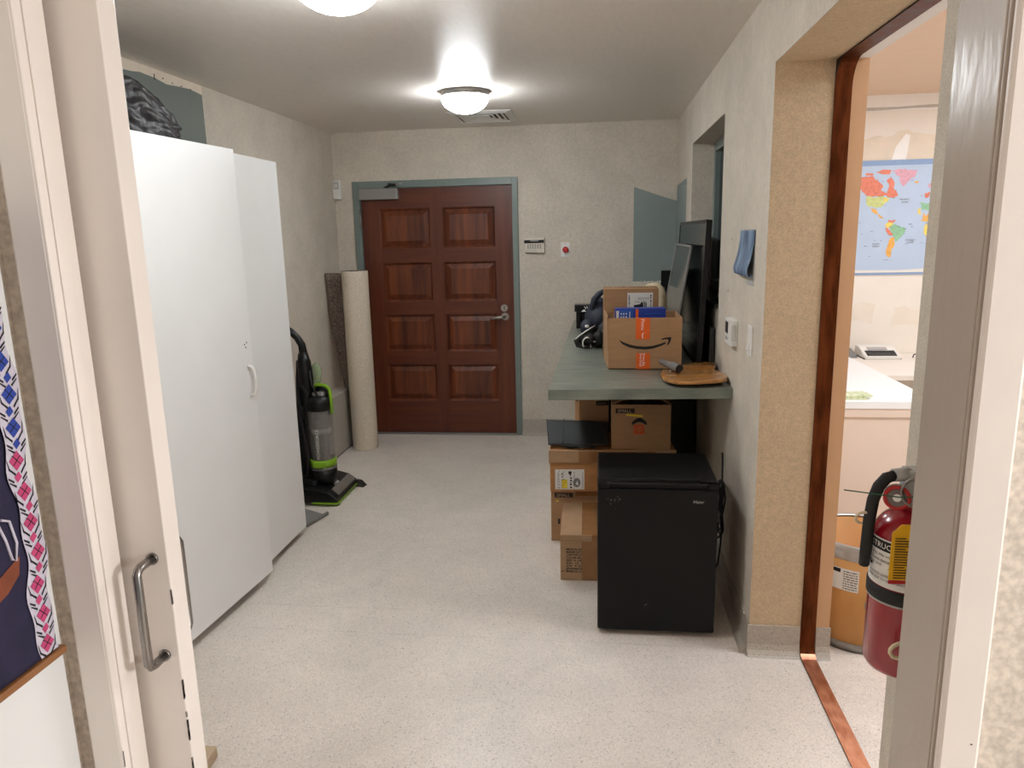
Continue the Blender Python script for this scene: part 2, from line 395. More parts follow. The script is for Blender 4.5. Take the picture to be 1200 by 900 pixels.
DX0, DX1, DZ = -1.925, -.690, 2.036    # door opening
w = MB(M_wall)
w.box((XL-.1, YD, 0), (DX0-.02, YD+.12, CH)); w.box((DX1+.02, YD, 0), (XO, YD+.12, CH)); w.box((DX0-.02, YD, DZ+.02), (DX1+.02, YD+.12, CH))
w.m(M_green2).poly([(.258, YD-.0015, 1.263), (XR, YD-.0015, 1.263), (XR, YD-.0015, 1.875), (.49, YD-.0015, 1.905), (.258, YD-.0015, 1.988)])
w.m(M_plaster)
for i in range(16):                                                 # torn wallpaper crumbs along the patch's lower edge
    x = .262+i*.02+random.uniform(-.004, .004); w.rect((x, YD-.002, 1.258+random.uniform(0, .006)), (random.uniform(.006, .015), 0, 0), (0, 0, random.uniform(.004, .008)))
struct(w.build('wall_far', recalc=False), 'beige papered far wall with a grey green unpapered patch beside the window corner', 'wall')

w = MB(M_wall).box((XL-.1, YW1, 0), (XL, YD, CH))
top = [(XL+.0015, 3.945, 2.425)]
y = 3.9
while y > 2.4: top.append((XL+.0015, y, 2.425+random.uniform(-.008, .012))); y -= random.uniform(.04, .12)
w.m(M_green).ngon([(XL+.0015, 2.4, 1.4), (XL+.0015, 3.945, 1.4)]+top+[(XL+.0015, 2.4, 2.42)])
w.m(M_tanpatch).rect((XL+.001, 2.4, 2.418), (0, 1.548, 0), (0, 0, .054))
w.m(M_chip)
for yy in (3.58, 3.66, 3.74, 3.83): w.rect((XL+.002, yy, 2.428+random.uniform(0, .01)), (0, .012, 0), (0, 0, .006))
w.rect((XL+.002, 3.51, 2.42), (0, .008, 0), (0, 0, .028))
struct(w.build('wall_left', recalc=False), 'beige papered left wall with a dark green torn patch above the white wardrobe', 'wall')

w = MB(M_wall)
RY0, RY1, RZ0, RZ1, RX = 3.742, 4.985, 1.285, 2.193, .735        # window recess
w.box((XR, OY1, 0), (XO, RY0, CH)); w.box((XR, RY1, 0), (XO, YD, CH))
w.box((XR, RY0, 0), (XO, RY1, RZ0)); w.box((XR, RY0, RZ1), (XO, RY1, CH)); w.box((.79, RY0, RZ0), (XO, RY1, RZ1))
w.box((XR, OY0, OZ), (XO, OY1, CH)); w.box((XR, YW1, 0), (XO, OY0, CH))
w.m(M_office)
w.rect((XO+.001, OY1, 0), (0, OFY-OY1, 0), (0, 0, CH)); w.rect((XO+.001, YW1, 0), (0, OY0-YW1, 0), (0, 0, CH))
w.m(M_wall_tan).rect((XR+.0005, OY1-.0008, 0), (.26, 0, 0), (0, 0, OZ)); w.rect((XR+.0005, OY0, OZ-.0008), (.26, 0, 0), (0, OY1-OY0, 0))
w.m(M_jamb_peach).box((.838, OY1-.002, .125), (XO+.002, OY1+.02, OZ))
w.m(M_plaster).box((.846, OY0, OZ-.002), (XO+.002, OY1, OZ+.02))
w.m(M_green2).poly([(XR-.0015, 5.262, 1.26), (XR-.0015, YD, 1.26), (XR-.0015, YD, 1.985), (XR-.0015, 5.262, 2.004)])
w.m(M_chip)
for yy, zz in ((3.452, 1.374), (3.475, 1.376), (3.41, 1.608), (3.435, 1.606), (3.48, 1.37)): w.rect((XR-.001, yy, zz), (0, .008, 0), (0, 0, .006))
struct(w.build('wall_right', recalc=False), 'thick beige papered right wall pierced by the window recess and the office opening', 'wall')

wn = thing('window_1', 'deep window recess with dark glass in a grey green frame above the countertop', 'window', (.76, (RY0+RY1)/2, RZ0), kind='structure')
b = MB(M_greenframe)
fw = .055
b.box((RX-.012, RY0, RZ1-fw), (.79, RY1, RZ1), .003); b.box((RX-.012, RY0, RZ0), (.79, RY1, RZ0+fw), .003)
b.box((RX-.012, RY0, RZ0+fw), (.79, RY0+fw, RZ1-fw), .003); b.box((RX-.012, RY1-fw, RZ0+fw), (.79, RY1, RZ1-fw), .003)
b.build('window_frame', wn)
MB(M_glassdark).box((RX+.02, RY0+fw, RZ0+fw), (RX+.028, RY1-fw, RZ1-fw)).build('window_pane', wn)
MB(M_blackgloss).box((XR-.02, RY0+.002, RZ0-.02), (RX-.012, RY1-.002, RZ0+.004), .003).build('window_sill', wn)

# office shell
w = MB(M_office).box((XO, OFY, 0), (OFX+.1, OFY+.1, CH))
e = OFY-.0015
w.m(M_plaster).rect((XO, e, 2.375), (OFX-XO, 0, 0), (0, 0, .098))
w.m(M_greyline).ngon([(XO, e-.0005, 2.385), (1.75, e-.0005, 2.378), (2.0, e-.0005, 2.386), (OFX, e-.0005, 2.380), (OFX, e-.0005, 2.402), (2.1, e-.0005, 2.404), (1.9, e-.0005, 2.397), (XO, e-.0005, 2.402)])
rough_ = coast([(OFX, 2.235), (2.9, 2.25), (2.5, 2.225), (2.2, 2.245), (2.08, 2.225), (2.0, 2.235), (1.96, 2.255), (1.91, 2.25), (1.86, 2.215), (1.80, 2.225), (1.72, 2.205), (1.5, 2.22), (XO, 2.21)], 1)
w.m(M_tanpatch).ngon([(XO, e, 2.0), (OFX, e, 2.0)]+[(x, e, z) for x, z in rough_[:-1] if XO <= x <= OFX])
w.m(M_plaster).ngon([(1.87, e-.001, 2.03), (1.965, e-.001, 2.03), (1.985, e-.001, 2.22), (1.955, e-.001, 2.23), (1.90, e-.001, 2.15)])
w.m(M_creampatch).ngon([(x, e, z) for x, z in coast([(1.70, 1.02), (1.84, 1.0), (1.85, 1.13), (1.78, 1.15), (1.71, 1.12)], 2)]); w.ngon([(x, e, z) for x, z in coast([(1.96, .98), (2.2, .98), (2.2, 1.10), (2.04, 1.12), (1.97, 1.11)], 2)])
struct(w.build('wall_office_far', recalc=False), 'cream office wall with plaster patches where the world map hangs', 'wall')
struct(MB(M_office).box((OFX, YW1, 0), (OFX+.1, OFY, CH)).build('wall_office_right'), 'cream office side wall out of sight to the right', 'wall')

# wall with the pocket door: two leaves of wall with a slot for the sliding door
LX, RXJ = -.691, .422
SL0, SL1 = .912, .978
w = MB(M_wall_entry)
w.box((XL-.1, YW0, 0), (LX-.004, SL0, CH)); w.box((XL-.1, SL1, 0), (LX-.004, YW1, CH))
w.box((RXJ+.012, YW0, 0), (OFX+.1, YW1, CH)); w.box((LX-.004, YW0, 2.12), (RXJ+.012, SL0, CH)); w.box((LX-.004, SL1, 2.12), (RXJ+.012, YW1, CH))
struct(w.build('wall_entry', recalc=False), 'marbled papered wall that holds the pocket door opening', 'wall')
struct(MB(M_wall_entry).box((-.885, -1.6, 0), (-.765, YW0, CH)).build('wall_side', recalc=False), 'papered side wall where the white board and fabric hang', 'wall')

t = thing('trim_1', 'cream painted casing and split jamb left of the pocket door', 'door trim', (LX, .9, 0), kind='structure')
MB(M_trim).box((-.739, .858, 0), (LX, YW0, 2.16), .004).build('casing', t)
b = MB(M_trim).box((LX-.004, .8585, 0), (LX+.001, .874, 2.12), .002).box((LX-.004, .8765, 0), (LX+.0005, SL0, 2.12), .0015)
b.m(M_chip)
for i in range(14): z = random.uniform(.78, .92); b.rect((LX+.0012, .8592, z), (0, .0016, 0), (0, 0, random.uniform(.004, .02)))
b.build('jamb', t); MB(M_trim).box((LX-.004, SL1, 0), (LX+.001, YW1+.012, 2.12), .003).build('rear_jamb', t)
t = thing('trim_2', 'cream painted casing and deep jamb right of the pocket door', 'door trim', (RXJ, .93, 0), kind='structure')
b = MB(M_trim).box((RXJ, .858, 0), (.470, YW0, 2.16), .004); b.m(M_chip).rect((.458, .8575, 1.02), (.0022, 0, 0), (0, 0, .0018)); b.build('casing', t)
MB(M_jambgrey).box((RXJ+.001, .862, 0), (RXJ+.012, .8705, 2.12), .003).box((RXJ+.004, .8705, 0), (RXJ+.012, .8755, 2.12)).box((RXJ+.001, .8755, 0), (RXJ+.012, .8815, 2.12), .002).box((RXJ, .8815, 0), (RXJ+.012, YW1, 2.12), .002).build('jamb', t)
struct(MB(M_trim).box((LX, .858, 2.12), (RXJ, YW0, 2.165), .004).build('trim_3'), 'cream painted head casing above the pocket door', 'door trim')

# pocket door
t = thing('door_2', 'cream painted pocket door slid almost fully open with chipped edge paint', 'door', (-.9, .945, .006), kind='structure')
EX = -.6275
b = MB(M_trim).box((-1.75, .926, .008), (EX, .963, 2.11), .0015)
b.m(M_chip)
for i in range(34):
    z = .78+abs(random.gauss(0, .13)); h = random.uniform(.003, .016)
    b.rect((EX-.0015, .9255, z), (random.uniform(.001, .003), 0, 0), (0, 0, h)); b.rect((EX+.0005, .926, z), (0, random.uniform(.0006, .002), 0), (0, 0, h))
b.build('leaf', t, recalc=False)
def pull(side):
    y0 = .926 if side < 0 else .963; s = side; x = -.650 if side < 0 else -.656
    b = MB(M_darksteel)
    zt_, zb_ = 1.201, 1.045; so = .040
    P = [(x, y0, zt_), (x, y0+s*(so-.012), zt_), (x, y0+s*(so-.005), zt_-.002), (x, y0+s*so, zt_-.008), (x, y0+s*so, 1.12), (x, y0+s*so, zb_+.008), (x, y0+s*(so-.005), zb_+.002), (x, y0+s*(so-.012), zb_), (x, y0, zb_)]
    b.tube(P, .0065, 12)
    b.cyl((x, y0, zt_), (x, y0+s*.004, zt_), .009, n=16); b.cyl((x, y0, zb_), (x, y0+s*.004, zb_), .009, n=16)
    o = b.build('pull_handle', t); o['label'] = 'brushed steel pull handle' if side < 0 else 'dark steel pull handle on the far face'
pull(-1); pull(1)

# copper strip round the opening into the office
b = MB(M_copper)
cx0, cx1 = .782, .838; th = .004; R = .09
def strip(path, n0):
    """path: (y,z) inner surface points, n0: thickness direction per point"""
    for i in range(len(path)-1):
        (y0, z0), (y1, z1) = path[i], path[i+1]; a, c2 = n0[i], n0[i+1]
        q = [(cx0, y0, z0), (cx1, y0, z0), (cx1, y1, z1), (cx0, y1, z1)]
        p = [(cx0, y0+a[0]*th, z0+a[1]*th), (cx1, y0+a[0]*th, z0+a[1]*th), (cx1, y1+c2[0]*th, z1+c2[1]*th), (cx0, y1+c2[0]*th, z1+c2[1]*th)]
        b.m(M_copperworn if i < 4 else M_copper).add(p, [(0, 1, 2, 3)], True)
        b.m(M_copperdark).add(q+p, [(0, 3, 7, 4), (1, 5, 6, 2)])
pa, nn = [], []
y1 = OY1-.0015; zt = OZ-.0025
pa += [(OY0+.002, .0015), (y1-.07, .0015)]; nn += [(0, 1), (0, 1)]
for k in range(1, 7): a = PI/2*k/6; pa.append((y1-.05+.05*math.sin(a), .05-.0485*math.cos(a))); nn.append((-math.sin(a), math.cos(a)))
for k in range(24): pa.append((y1, .06+(zt-R-.06)*k/23)); nn.append((-1, 0))
for k in range(1, 9): a = PI/2*k/8; pa.append((y1-R+R*math.cos(a), zt-R+R*math.sin(a))); nn.append((-math.cos(a), -math.sin(a)))
pa += [(OY0+.1, zt)]; nn += [(0, -1)]
strip(pa, nn)
# filler behind the rounded corners (the strip is bent over them)
b.m(M_copperdark)
for k in range(8):
    a, a2 = PI/2*k/8, PI/2*(k+1)/8
    for xx in (cx0+.0005, cx1-.0005):
        b.add([(xx, y1, zt), (xx, y1-R+R*math.cos(a), zt-R+R*math.sin(a)), (xx, y1-R+R*math.cos(a2), zt-R+R*math.sin(a2))], [(0, 1, 2)])
struct(b.build('trim_4', recalc=False), 'copper sheet strip framing the office opening and crossing its floor', 'copper trim')

# baseboards, heater cover
def cove(b, p, q, n, h=.125):
    """coved base from p to q, n = direction into the room"""
    p, q, n = Vector(p), Vector(q), Vector(n)
    prof = [(0, h), (.006, h), (.007, .045), (.012, .022), (.024, .006), (.034, 0.0008), (0, .0008)]
    P = [p+n*a+Z*z for a, z in prof]; b.prism(P, q-p)
b = MB(M_cove); cove(b, (DX1+.047, YD, 0), (XR, YD, 0), (0, -1, 0), .137); cove(b, (XL, YD, 0), (DX0-.055, YD, 0), (0, -1, 0), .137)
struct(b.build('baseboard_far'), 'grey terrazzo cove base along the far wall beside the wooden door', 'baseboard')
b = MB(M_cove); cove(b, (XR, OY1, 0), (XR, YD, 0), (-1, 0, 0)); cove(b, (XR-.007, OY1, 0), (cx0-.002, OY1, 0), (0, -1, 0)); cove(b, (cx1+.002, OY1, 0), (XO+.007, OY1, 0), (0, -1, 0))
cove(b, (XR, YW1, 0), (XR, OY0, 0), (-1, 0, 0))
struct(b.build('baseboard_right'), 'grey terrazzo cove base along the right wall and round the opening', 'baseboard')
b = MB(M_heater).box((XL, 1.1, .0), (-2.0, 5.62, .47), .004); b.m(M_cabdark).box((-2.004, 1.1, 0), (-1.998, 5.62, .012))
struct(b.build('trim_5'), 'low grey heater cover running along the left wall behind the carpet roll', 'wall trim')

# ------------------------------------------------------------------ wooden door
t = thing('door_1', 'brown mahogany eight panel door closed in a grey green steel frame', 'door', ((DX0+DX1)/2, YD, 0), kind='structure')
b = MB(M_greenframe)
b.box((DX0-.055, YD-.018, 0), (DX0, YD+.10, DZ+.055), .003); b.box((DX1, YD-.018, 0), (DX1+.047, YD+.10, DZ+.055), .003); b.box((DX0, YD-.018, DZ), (DX1, YD+.10, DZ+.055), .003)
b.build('door_frame', t)
YF = YD+.012
cols = [(-1.778, -1.357), (-1.260, -.833)]; rows = [(.288, .601), (.710, 1.020), (1.126, 1.445), (1.558, 1.876)]
b = MB(M_door)
for x0, x1 in ((DX0+.004, cols[0][0]), (cols[0][1], cols[1][0]), (cols[1][1], DX1-.004)): b.box((x0, YF, .012), (x1, YF+.045, DZ-.004))
b.m(M_doorx)
zs = [.012]+[z for r in rows for z in r]+[DZ-.004]
for k in range(0, 10, 2):
    for x0, x1 in cols: b.box((x0, YF+.0003, zs[k]), (x1, YF+.044, zs[k+1]))
leaf = b.build('leaf', t, recalc=False)
for z0, z1 in rows:
    for x0, x1 in cols:
        b = MB(M_panel)
        ring = lambda d, y: [(x0+d, y, z0+d), (x1-d, y, z0+d), (x1-d, y, z1-d), (x0+d, y, z1-d)]
        R_ = [ring(0, YF), ring(.007, YF+.004), ring(.012, YF+.014), ring(.018, YF+.022), ring(.022, YF+.022), ring(.056, YF+.005), ring(.058, YF+.003)]
        vs = [p for r in R_ for p in r]; fs = []
        for i in range(len(R_)-1):
            for j in range(4): fs.append((i*4+j, i*4+(j+1) % 4, i*4+4+(j+1) % 4, i*4+4+j))
        fs.append(tuple(range(len(vs)-4, len(vs)))); b.add(vs, fs); b.build('panel', leaf, recalc=False)
cl = MB(M_alu).box((DX0+.004, YF-.052, 1.947), (-1.604, YF, 2.034), .003); cl.m(M_lgrey).box((-1.612, YF-.0525, 1.95), (-1.606, YF-.05, 2.03))
clo = cl.build('door_closer', t)
b = MB(M_rubber); b.cyl((-1.70, YF-.026, 2.034), (-1.70, YF-.026, 2.045), .02, n=16)
b.tube([(-1.70, YF-.026, 2.045), (-1.66, YF-.05, 2.052), (-1.60, YF-.07, 2.056)], .007); b.tube([(-1.60, YF-.07, 2.056), (-1.63, YF-.045, 2.062), (-1.68, YD-.02, 2.066)], .006)
b.m(M_steel).cyl((-1.60, YF-.07, 2.046), (-1.60, YF-.07, 2.066), .008, n=12); b.sphere((-1.685, YD-.024, 2.068), .008, 10); b.box((-1.59, YD-.03, 2.058), (-1.57, YD-.018, 2.075))
b.build('arm', clo)
b = MB(M_steel)
for z in (1.80,):
    b.cyl((DX0-.001, YD-.022, z-.075), (DX0-.001, YD-.022, z+.075), .007, n=12)
    for k in range(5): b.cyl((DX0-.001, YD-.022, z-.075+k*.03), (DX0-.001, YD-.022, z-.073+k*.03), .0085, n=12)
b.build('hinge', t)
b = MB(M_steel); b.cyl((-.772, YF, 1.065), (-.772, YF-.012, 1.065), .030, .027, 28); b.cyl((-.772, YF-.012, 1.065), (-.772, YF-.016, 1.065), .018, n=24); b.m(M_ink).box((-.775, YF-.0175, 1.048), (-.769, YF-.0155, 1.082))
b.build('deadbolt', t)
b = MB(M_steel); b.cyl((-.768, YF, .996), (-.768, YF-.010, .996), .032, .030, 28); b.cyl((-.768, YF-.010, .996), (-.768, YF-.05, .996), .012, n=20)
b.tube([(-.764, YF-.05, .996), (-.80, YF-.055, .994), (-.84, YF-.056, .990), (-.885, YF-.054, .985)], [.013, .012, .011, .011], 14); b.m(M_ink).cyl((-.768, YF-.0505, .996), (-.768, YF-.064, .996), .006, n=12)
b.build('lever_handle', t)
MB(M_steel).box((DX1-.003, YF-.006, .93), (DX1+.001, YF+.002, 1.05)).build('strike_plate', t)
MB(M_alu).box((DX0, YD-.03, 0), (DX1, YD+.09, .011), .003).build('threshold', t)

# ------------------------------------------------------------------ ceiling lights, vent
def lamp(x, y, label):
    t = thing('ceiling_light', label, 'ceiling light', (x, y, CH), 'flush dome lights on the corridor ceiling')
    MB(M_lampring).lathe((x, y, CH), [(0, 0), (.136, 0), (.138, -.006), (.130, -.014), (.130, -.018), (.142, -.020), (.143, -.030), (.120, -.032)], 48).build('ring', t)
    prof = [(.1395*math.cos(a), -.030-.092*math.sin(a)) for a in [PI/2*k/12 for k in range(13)]]; prof[-1] = (.0008, prof[-1][1])
    MB(M_lamp).lathe((x, y, CH), prof, 48).build('diffuser', t)
lamp(-.786, 4.45, 'lit white dome ceiling light next to the ceiling vent')
lamp(-.825, 2.42, 'lit white dome ceiling light nearer than the one beside the vent')

t = thing('ceiling_vent', 'square louvred white metal air vent on the ceiling behind the far dome light', 'vent', (-.815, 5.355, CH))
vx0, vx1, vy0, vy1 = -1.035, -.598, 5.115, 5.60
b = MB(M_white)
def ringbox(b, d, w_, z0, z1, slope=0.):
    o = [(vx0+d, vy0+d), (vx1-d, vy0+d), (vx1-d, vy1-d), (vx0+d, vy1-d)]; i = [(vx0+d+w_, vy0+d+w_), (vx1-d-w_, vy0+d+w_), (vx1-d-w_, vy1-d-w_), (vx0+d+w_, vy1-d-w_)]
    vs = [(x, y, z0) for x, y in o]+[(x, y, z1) for x, y in i]+[(x, y, z0-.002) for x, y in o]+[(x, y, z1-.002) for x, y in i]
    b.add(vs, [f_ for k in range(4) for f_ in ((k, (k+1) % 4, 4+(k+1) % 4, 4+k), (8+k, 12+k, 12+(k+1) % 4, 8+(k+1) % 4), (k, 8+k, 8+(k+1) % 4, (k+1) % 4), (4+k, 4+(k+1) % 4, 12+(k+1) % 4, 12+k))])
ringbox(b, 0, .05, CH-.003, CH-.014); b.build('frame', t)
b = MB(M_white)
for d in (.062, .098, .134): ringbox(b, d, .030, CH-.012, CH+.0)
b.box((vx0+.17, vy0+.17, CH-.012), (vx1-.17, vy1-.17, CH-.008)); b.build('louvre', t)
MB(M_ink).box((vx0+.05, vy0+.05, CH-.003), (vx1-.05, vy1-.05, CH-.001)).build('duct', t)

# ------------------------------------------------------------------ small things on the far wall
t = thing('motion_sensor', 'small white motion sensor high in the far left wall corner', 'sensor', (-2.1, YD, 1.96))
MB(M_white).box((-2.133, YD-.045, 1.958), (-2.070, YD, 2.104), .006).build('housing', t)
b = MB(M_lgrey).box((-2.124, YD-.048, 2.035), (-2.079, YD-.044, 2.094), .004); b.m(M_white).box((-2.112, YD-.050, 2.05), (-2.106, YD-.047, 2.075)).box((-2.098, YD-.050, 2.05), (-2.092, YD-.047, 2.075)); b.build('lens', t)
t = thing('alarm_keypad', 'beige alarm keypad on the wall right of the wooden door', 'keypad', (-.515, YD, 1.50))
MB(M_offwhite).box((-.592, YD-.03, 1.505), (-.438, YD, 1.622), .004).build('housing', t)
b = MB(M_ink).box((-.597, YD-.034, 1.578), (-.440, YD-.028, 1.603), .002); b.m(M_lgrey).prism([(-.555, YD-.0345, 1.600), (-.475, YD-.0345, 1.600), (-.49, YD-.0345, 1.594), (-.54, YD-.0345, 1.594)], (0, .004, 0)); b.build('display', t)
b = MB(M_grey)
for i in range(6):
    for j in range(3): b.box((-.572+i*.0195, YD-.033, 1.536+j*.0125), (-.561+i*.0195, YD-.029, 1.544+j*.0125))
b.m(M_inkgrey).box((-.585, YD-.0308, 1.521), (-.50, YD-.0295, 1.523)); b.build('buttons', t)
MB(M_offwhite).cyl((-.520, YD-.01, 1.622), (-.520, YD-.01, 1.634), .006, n=12).build('antenna', t)
t = thing('emergency_button', 'red mushroom push button on a white wall plate right of the keypad', 'button', (-.273, YD, 1.467))
b = MB(M_white).box((-.309, YD-.006, 1.466), (-.237, YD, 1.580), .002); b.m(M_ink)
for z in (1.568, 1.485): b.cyl((-.273, YD-.0065, z), (-.273, YD-.0055, z), .003, n=10)
b.build('wall_plate', t)
b = MB(M_redbtn).cyl((-.271, YD-.006, 1.523), (-.271, YD-.024, 1.523), .012, n=20); pass
b.tube([(-.271, YD-.022, 1.523), (-.271, YD-.024, 1.523), (-.271, YD-.032, 1.523), (-.271, YD-.036, 1.523)], [.018, .024, .023, .014], 24); b.build('push_cap', t)

# ------------------------------------------------------------------ white wardrobe
t = thing('wardrobe', 'tall white two door wardrobe with one door ajar along the left wall', 'wardrobe', (-1.9, 3.2, 0))
CX, CY0, CY1, CZ = -1.684, 2.50, 3.757, 2.048
b = MB(M_cab)
b.box((XL+.140, CY0, .06), (CX, CY0+.018, CZ)); b.box((XL+.140, CY1-.018, .06), (CX, CY1, CZ)); b.box((XL+.140, CY0+.018, CZ-.018), (CX, CY1-.018, CZ)); b.box((XL+.140, CY0+.018, .06), (CX, CY1-.018, .078))
b.box((XL+.140, CY0+.018, .078), (XL+.146, CY1-.018, CZ-.018)); b.box((XL+.146, 3.19, .078), (CX, 3.208, CZ-.018)); b.box((XL+.003, CY0, 1.2), (XL+.140, CY1, CZ))
b.build('carcass', t)
MB(M_cabdark).box((XL+.145, CY0+.01, 0), (CX-.035, CY1-.004, .06)).build('plinth', t)
MB(M_cab).box((CX+.001, 3.203, .045), (CX+.019, CY1, CZ-.003), .0015).build('door', t)
b = MB(M_cab); b.T = rotz((CX, CY0), -4.6)
b.box((CX+.001, CY0, .045), (CX+.019, CY0+.700, CZ), .0015)
b.m(M_ink)
for dy, dz in ((.640, 1.186), (.658, 1.193), (.648, 1.172)): b.cyl((CX+.019, CY0+dy, dz), (CX+.0196, CY0+dy, dz), .004, n=10)
d = b.build('door', t); d['label'] = 'door standing ajar with a white bow handle'
b = MB(M_white); b.T = rotz((CX, CY0), -4.6); hy = CY0+.655
b.tube([(CX+.018, hy, 1.085), (CX+.038, hy, 1.080), (CX+.050, hy, 1.055), (CX+.053, hy, 1.015), (CX+.050, hy, .975), (CX+.038, hy, .950), (CX+.018, hy, .945)], [.008, .007, .0065, .0065, .0065, .007, .008], 12)
b.build('handle', d)

b = MB(M_binliner)
def crumple(q):
    from mathutils import noise
    return 1+.16*noise.noise(q*2.2+Vector((3, 1, 7)))+.07*noise.noise(q*6)
bm = bmesh.new(); bmesh.ops.create_cube(bm, size=2); bmesh.ops.subdivide_edges(bm, edges=list(bm.edges), cuts=34, use_grid_fill=True)
from mathutils import noise as mnoise
for v in bm.verts:
    q = v.co.copy(); q2 = q.normalized()*max(abs(q.x), abs(q.y), abs(q.z)); q = q*.45+q2*.55
    k = 1+.06*mnoise.noise(q*2.+Vector((3, 1, 7)))+.11*abs(mnoise.noise(q*3.5))+.06*abs(mnoise.noise(q*8))+.03*mnoise.noise(q*17)
    hz = 1.-.52*max(0, (q.y+.15))                                   # slopes down towards its far end
    z = 2.049+max(0., (q.z*k+.86)*.140*hz+.0)
    v.co = Vector((-1.945+q.x*k*.13, 2.95+q.y*k*.27, z))
b.bm(bm, True); bm.free()
tag(b.build('plastic_bag', loc=(-1.945, 2.95, 2.05)), 'crumpled black plastic bag lying on top of the white wardrobe', 'bag')

# ------------------------------------------------------------------ carpet roll
t = thing('carpet_roll', 'rolled carpet standing on end beside the wooden door, beige backing outside and brown pile inside', 'carpet', (-1.868, 5.47, 0))
rc = Vector((-1.868, 5.46, 0)); RH = 1.405
def spiral(a, inner=0.): return .108-.012*a/(2*PI)-inner
b = MB(M_carpetback)
vs, fs = [], []; n = 132
for i in range(n+1):
    a = 6.6*PI*i/n; r = spiral(a)
    ang = -PI*.5-a
    for z in (.002, RH): 
        rr = r; vs.append((rc.x+rr*math.sin(ang)*1.0, rc.y-rr*math.cos(ang), z))
for i in range(n): fs.append((2*i, 2*i+2, 2*i+3, 2*i+1))
b.add(vs, fs, True)
b.m(M_pile)
vs2 = []
for i in range(n+1):
    a = 6.6*PI*i/n; r = spiral(a)-.0075; ang = -PI*.5-a
    for z in (.002, RH): vs2.append((rc.x+r*math.sin(ang), rc.y-r*math.cos(ang), z))
b.add(vs2, fs, True)
tp = []
for i in range(n+1): tp += [vs[2*i+1], vs2[2*i+1]]
b.add(tp, [(2*i, 2*i+2, 2*i+3, 2*i+1) for i in range(n)])
b.build('roll', t, recalc=False)
def flapw(z):
    pts = [(0, .0), (.12, .015), (.45, .05), (.62, .075), (.80, .105), (1.05, .135), (1.39, .150)]
    for (a, w0), (c2, w1) in zip(pts, pts[1:]):
        if z <= c2: return w0+(w1-w0)*(z-a)/(c2-a)
    return .150
def flap(u, v):
    z = .003+v*1.385; w_ = flapw(z); x0 = -1.972
    return (x0-.004-u*w_, 5.452+.05*math.sin(u*PI*.6)+.02*u, z)
b = MB(M_pile); b.sheet(flap, (.0, .010, 0), 1., 10, 24); b.build('loose_end', t)

# ------------------------------------------------------------------ vacuum cleaner
vy = 4.37
t = thing('vacuum_cleaner', 'black and lime green upright vacuum cleaner standing between wardrobe and carpet roll', 'vacuum cleaner', (-1.80, vy, 0))
b = MB(M_black)
pr = [(-1.955, .018), (-1.655, .018), (-1.632, .03), (-1.640, .05), (-1.695, .088), (-1.76, .105), (-1.90, .118), (-1.955, .10)]
b.prism([(x, vy-.195, z) for x, z in pr], (0, .40, 0), .008)
b.box((-1.94, vy-.14, .08), (-1.78, vy+.14, .15), .03)
head = b.build('floor_head', t)
MB(M_lime).box((-1.80, vy-.203, .014), (-1.629, vy+.207, .026), .003).build('bumper_strip', head)
MB(M_clear).prism([(-1.644, vy-.14, .056), (-1.690, vy-.14, .0905), (-1.690, vy+.17, .0905), (-1.644, vy+.17, .056)], (.003, 0, .004)).build('brush_window', head)
b = MB(M_rubber).hexa([(-1.64, vy+.17, .001), (-1.585, vy+.16, .001), (-1.575, vy+.215, .001), (-1.64, vy+.22, .001), (-1.635, vy+.18, .045), (-1.61, vy+.18, .04), (-1.605, vy+.205, .04), (-1.635, vy+.21, .045)]); b.build('edge_guard', head)
for yy in (vy-.16, vy+.16): MB(M_rubber).cyl((-1.90, yy-.012, .022), (-1.90, yy+.012, .022), .021, n=18).build('wheel', head)
MB(M_lgrey).cyl((-1.70, vy-.02, .088), (-1.71, vy-.02, .102), .025, .02, 20).build('height_knob', head)
bx, by = -1.775, vy-.02
b = MB(M_black).lathe((bx, by, 0), [(.0, .10), (.075, .10), (.085, .14), (.082, .20), (.0, .20)], 32); b.m(M_grey).lathe((bx, by, 0), [(.0, .198), (.084, .2), (.084, .216), (0, .218)], 32); b.build('motor_base', t)
b = MB(M_smoke).lathe((bx, by, 0), [(.070, .215), (.075, .27), (.079, .58), (.079, .592)], 40); bin_ = b.build('dust_bin', t)
b = MB(M_grey).lathe((bx, by, 0), [(0, .23), (.040, .24), (.048, .40), (.055, .44), (.05, .58), (0, .585)], 28); b.m(M_lgrey).lathe((bx, by, 0), [(.056, .43), (.062, .44), (.062, .455), (.056, .465)], 28); b.build('filter_cone', bin_)
b = MB(M_lime).lathe((bx, by, 0), [(.076, .215), (.084, .218), (.084, .262), (.078, .266)], 40); b.box((bx-.035, by-.095, .222), (bx+.045, by-.078, .262), .005); b.build('latch_band', bin_)
def wrapz(cx, cy, r, th0, z0):     # lettering that climbs the bin
    return lambda x, y: Vector((cx+r*math.sin(th0-y/r), cy-r*math.cos(th0-y/r), z0+x))
b = MB(M_whiteink); b.text('POWERFORCE', .030, 0, 0, 0, warp=wrapz(bx, by, .0802, .15, .275)); b.build('bin_lettering', bin_)
b = MB(M_black).lathe((bx, by, 0), [(.079, .588), (.084, .59), (.084, .64), (.07, .675), (0, .68)], 36); b.build('bin_lid', t)
b = MB(M_lime).tube([(bx-.03, by-.01, .735), (bx+.01, by-.015, .752), (bx+.055, by-.015, .745), (bx+.080, by-.015, .72), (bx+.086, by-.015, .66), (bx+.086, by-.015, .56)], .011, 12)
b.m(M_black).tube([(bx-.02, by+.0, .715), (bx+.02, by, .725), (bx+.055, by, .715), (bx+.066, by, .67), (bx+.068, by, .6)], .014, 10)
b.m(M_alu).box((bx-.03, by-.04, .675), (bx+.05, by+.02, .705), .01); b.build('carry_handle', t)
b = MB(M_black)
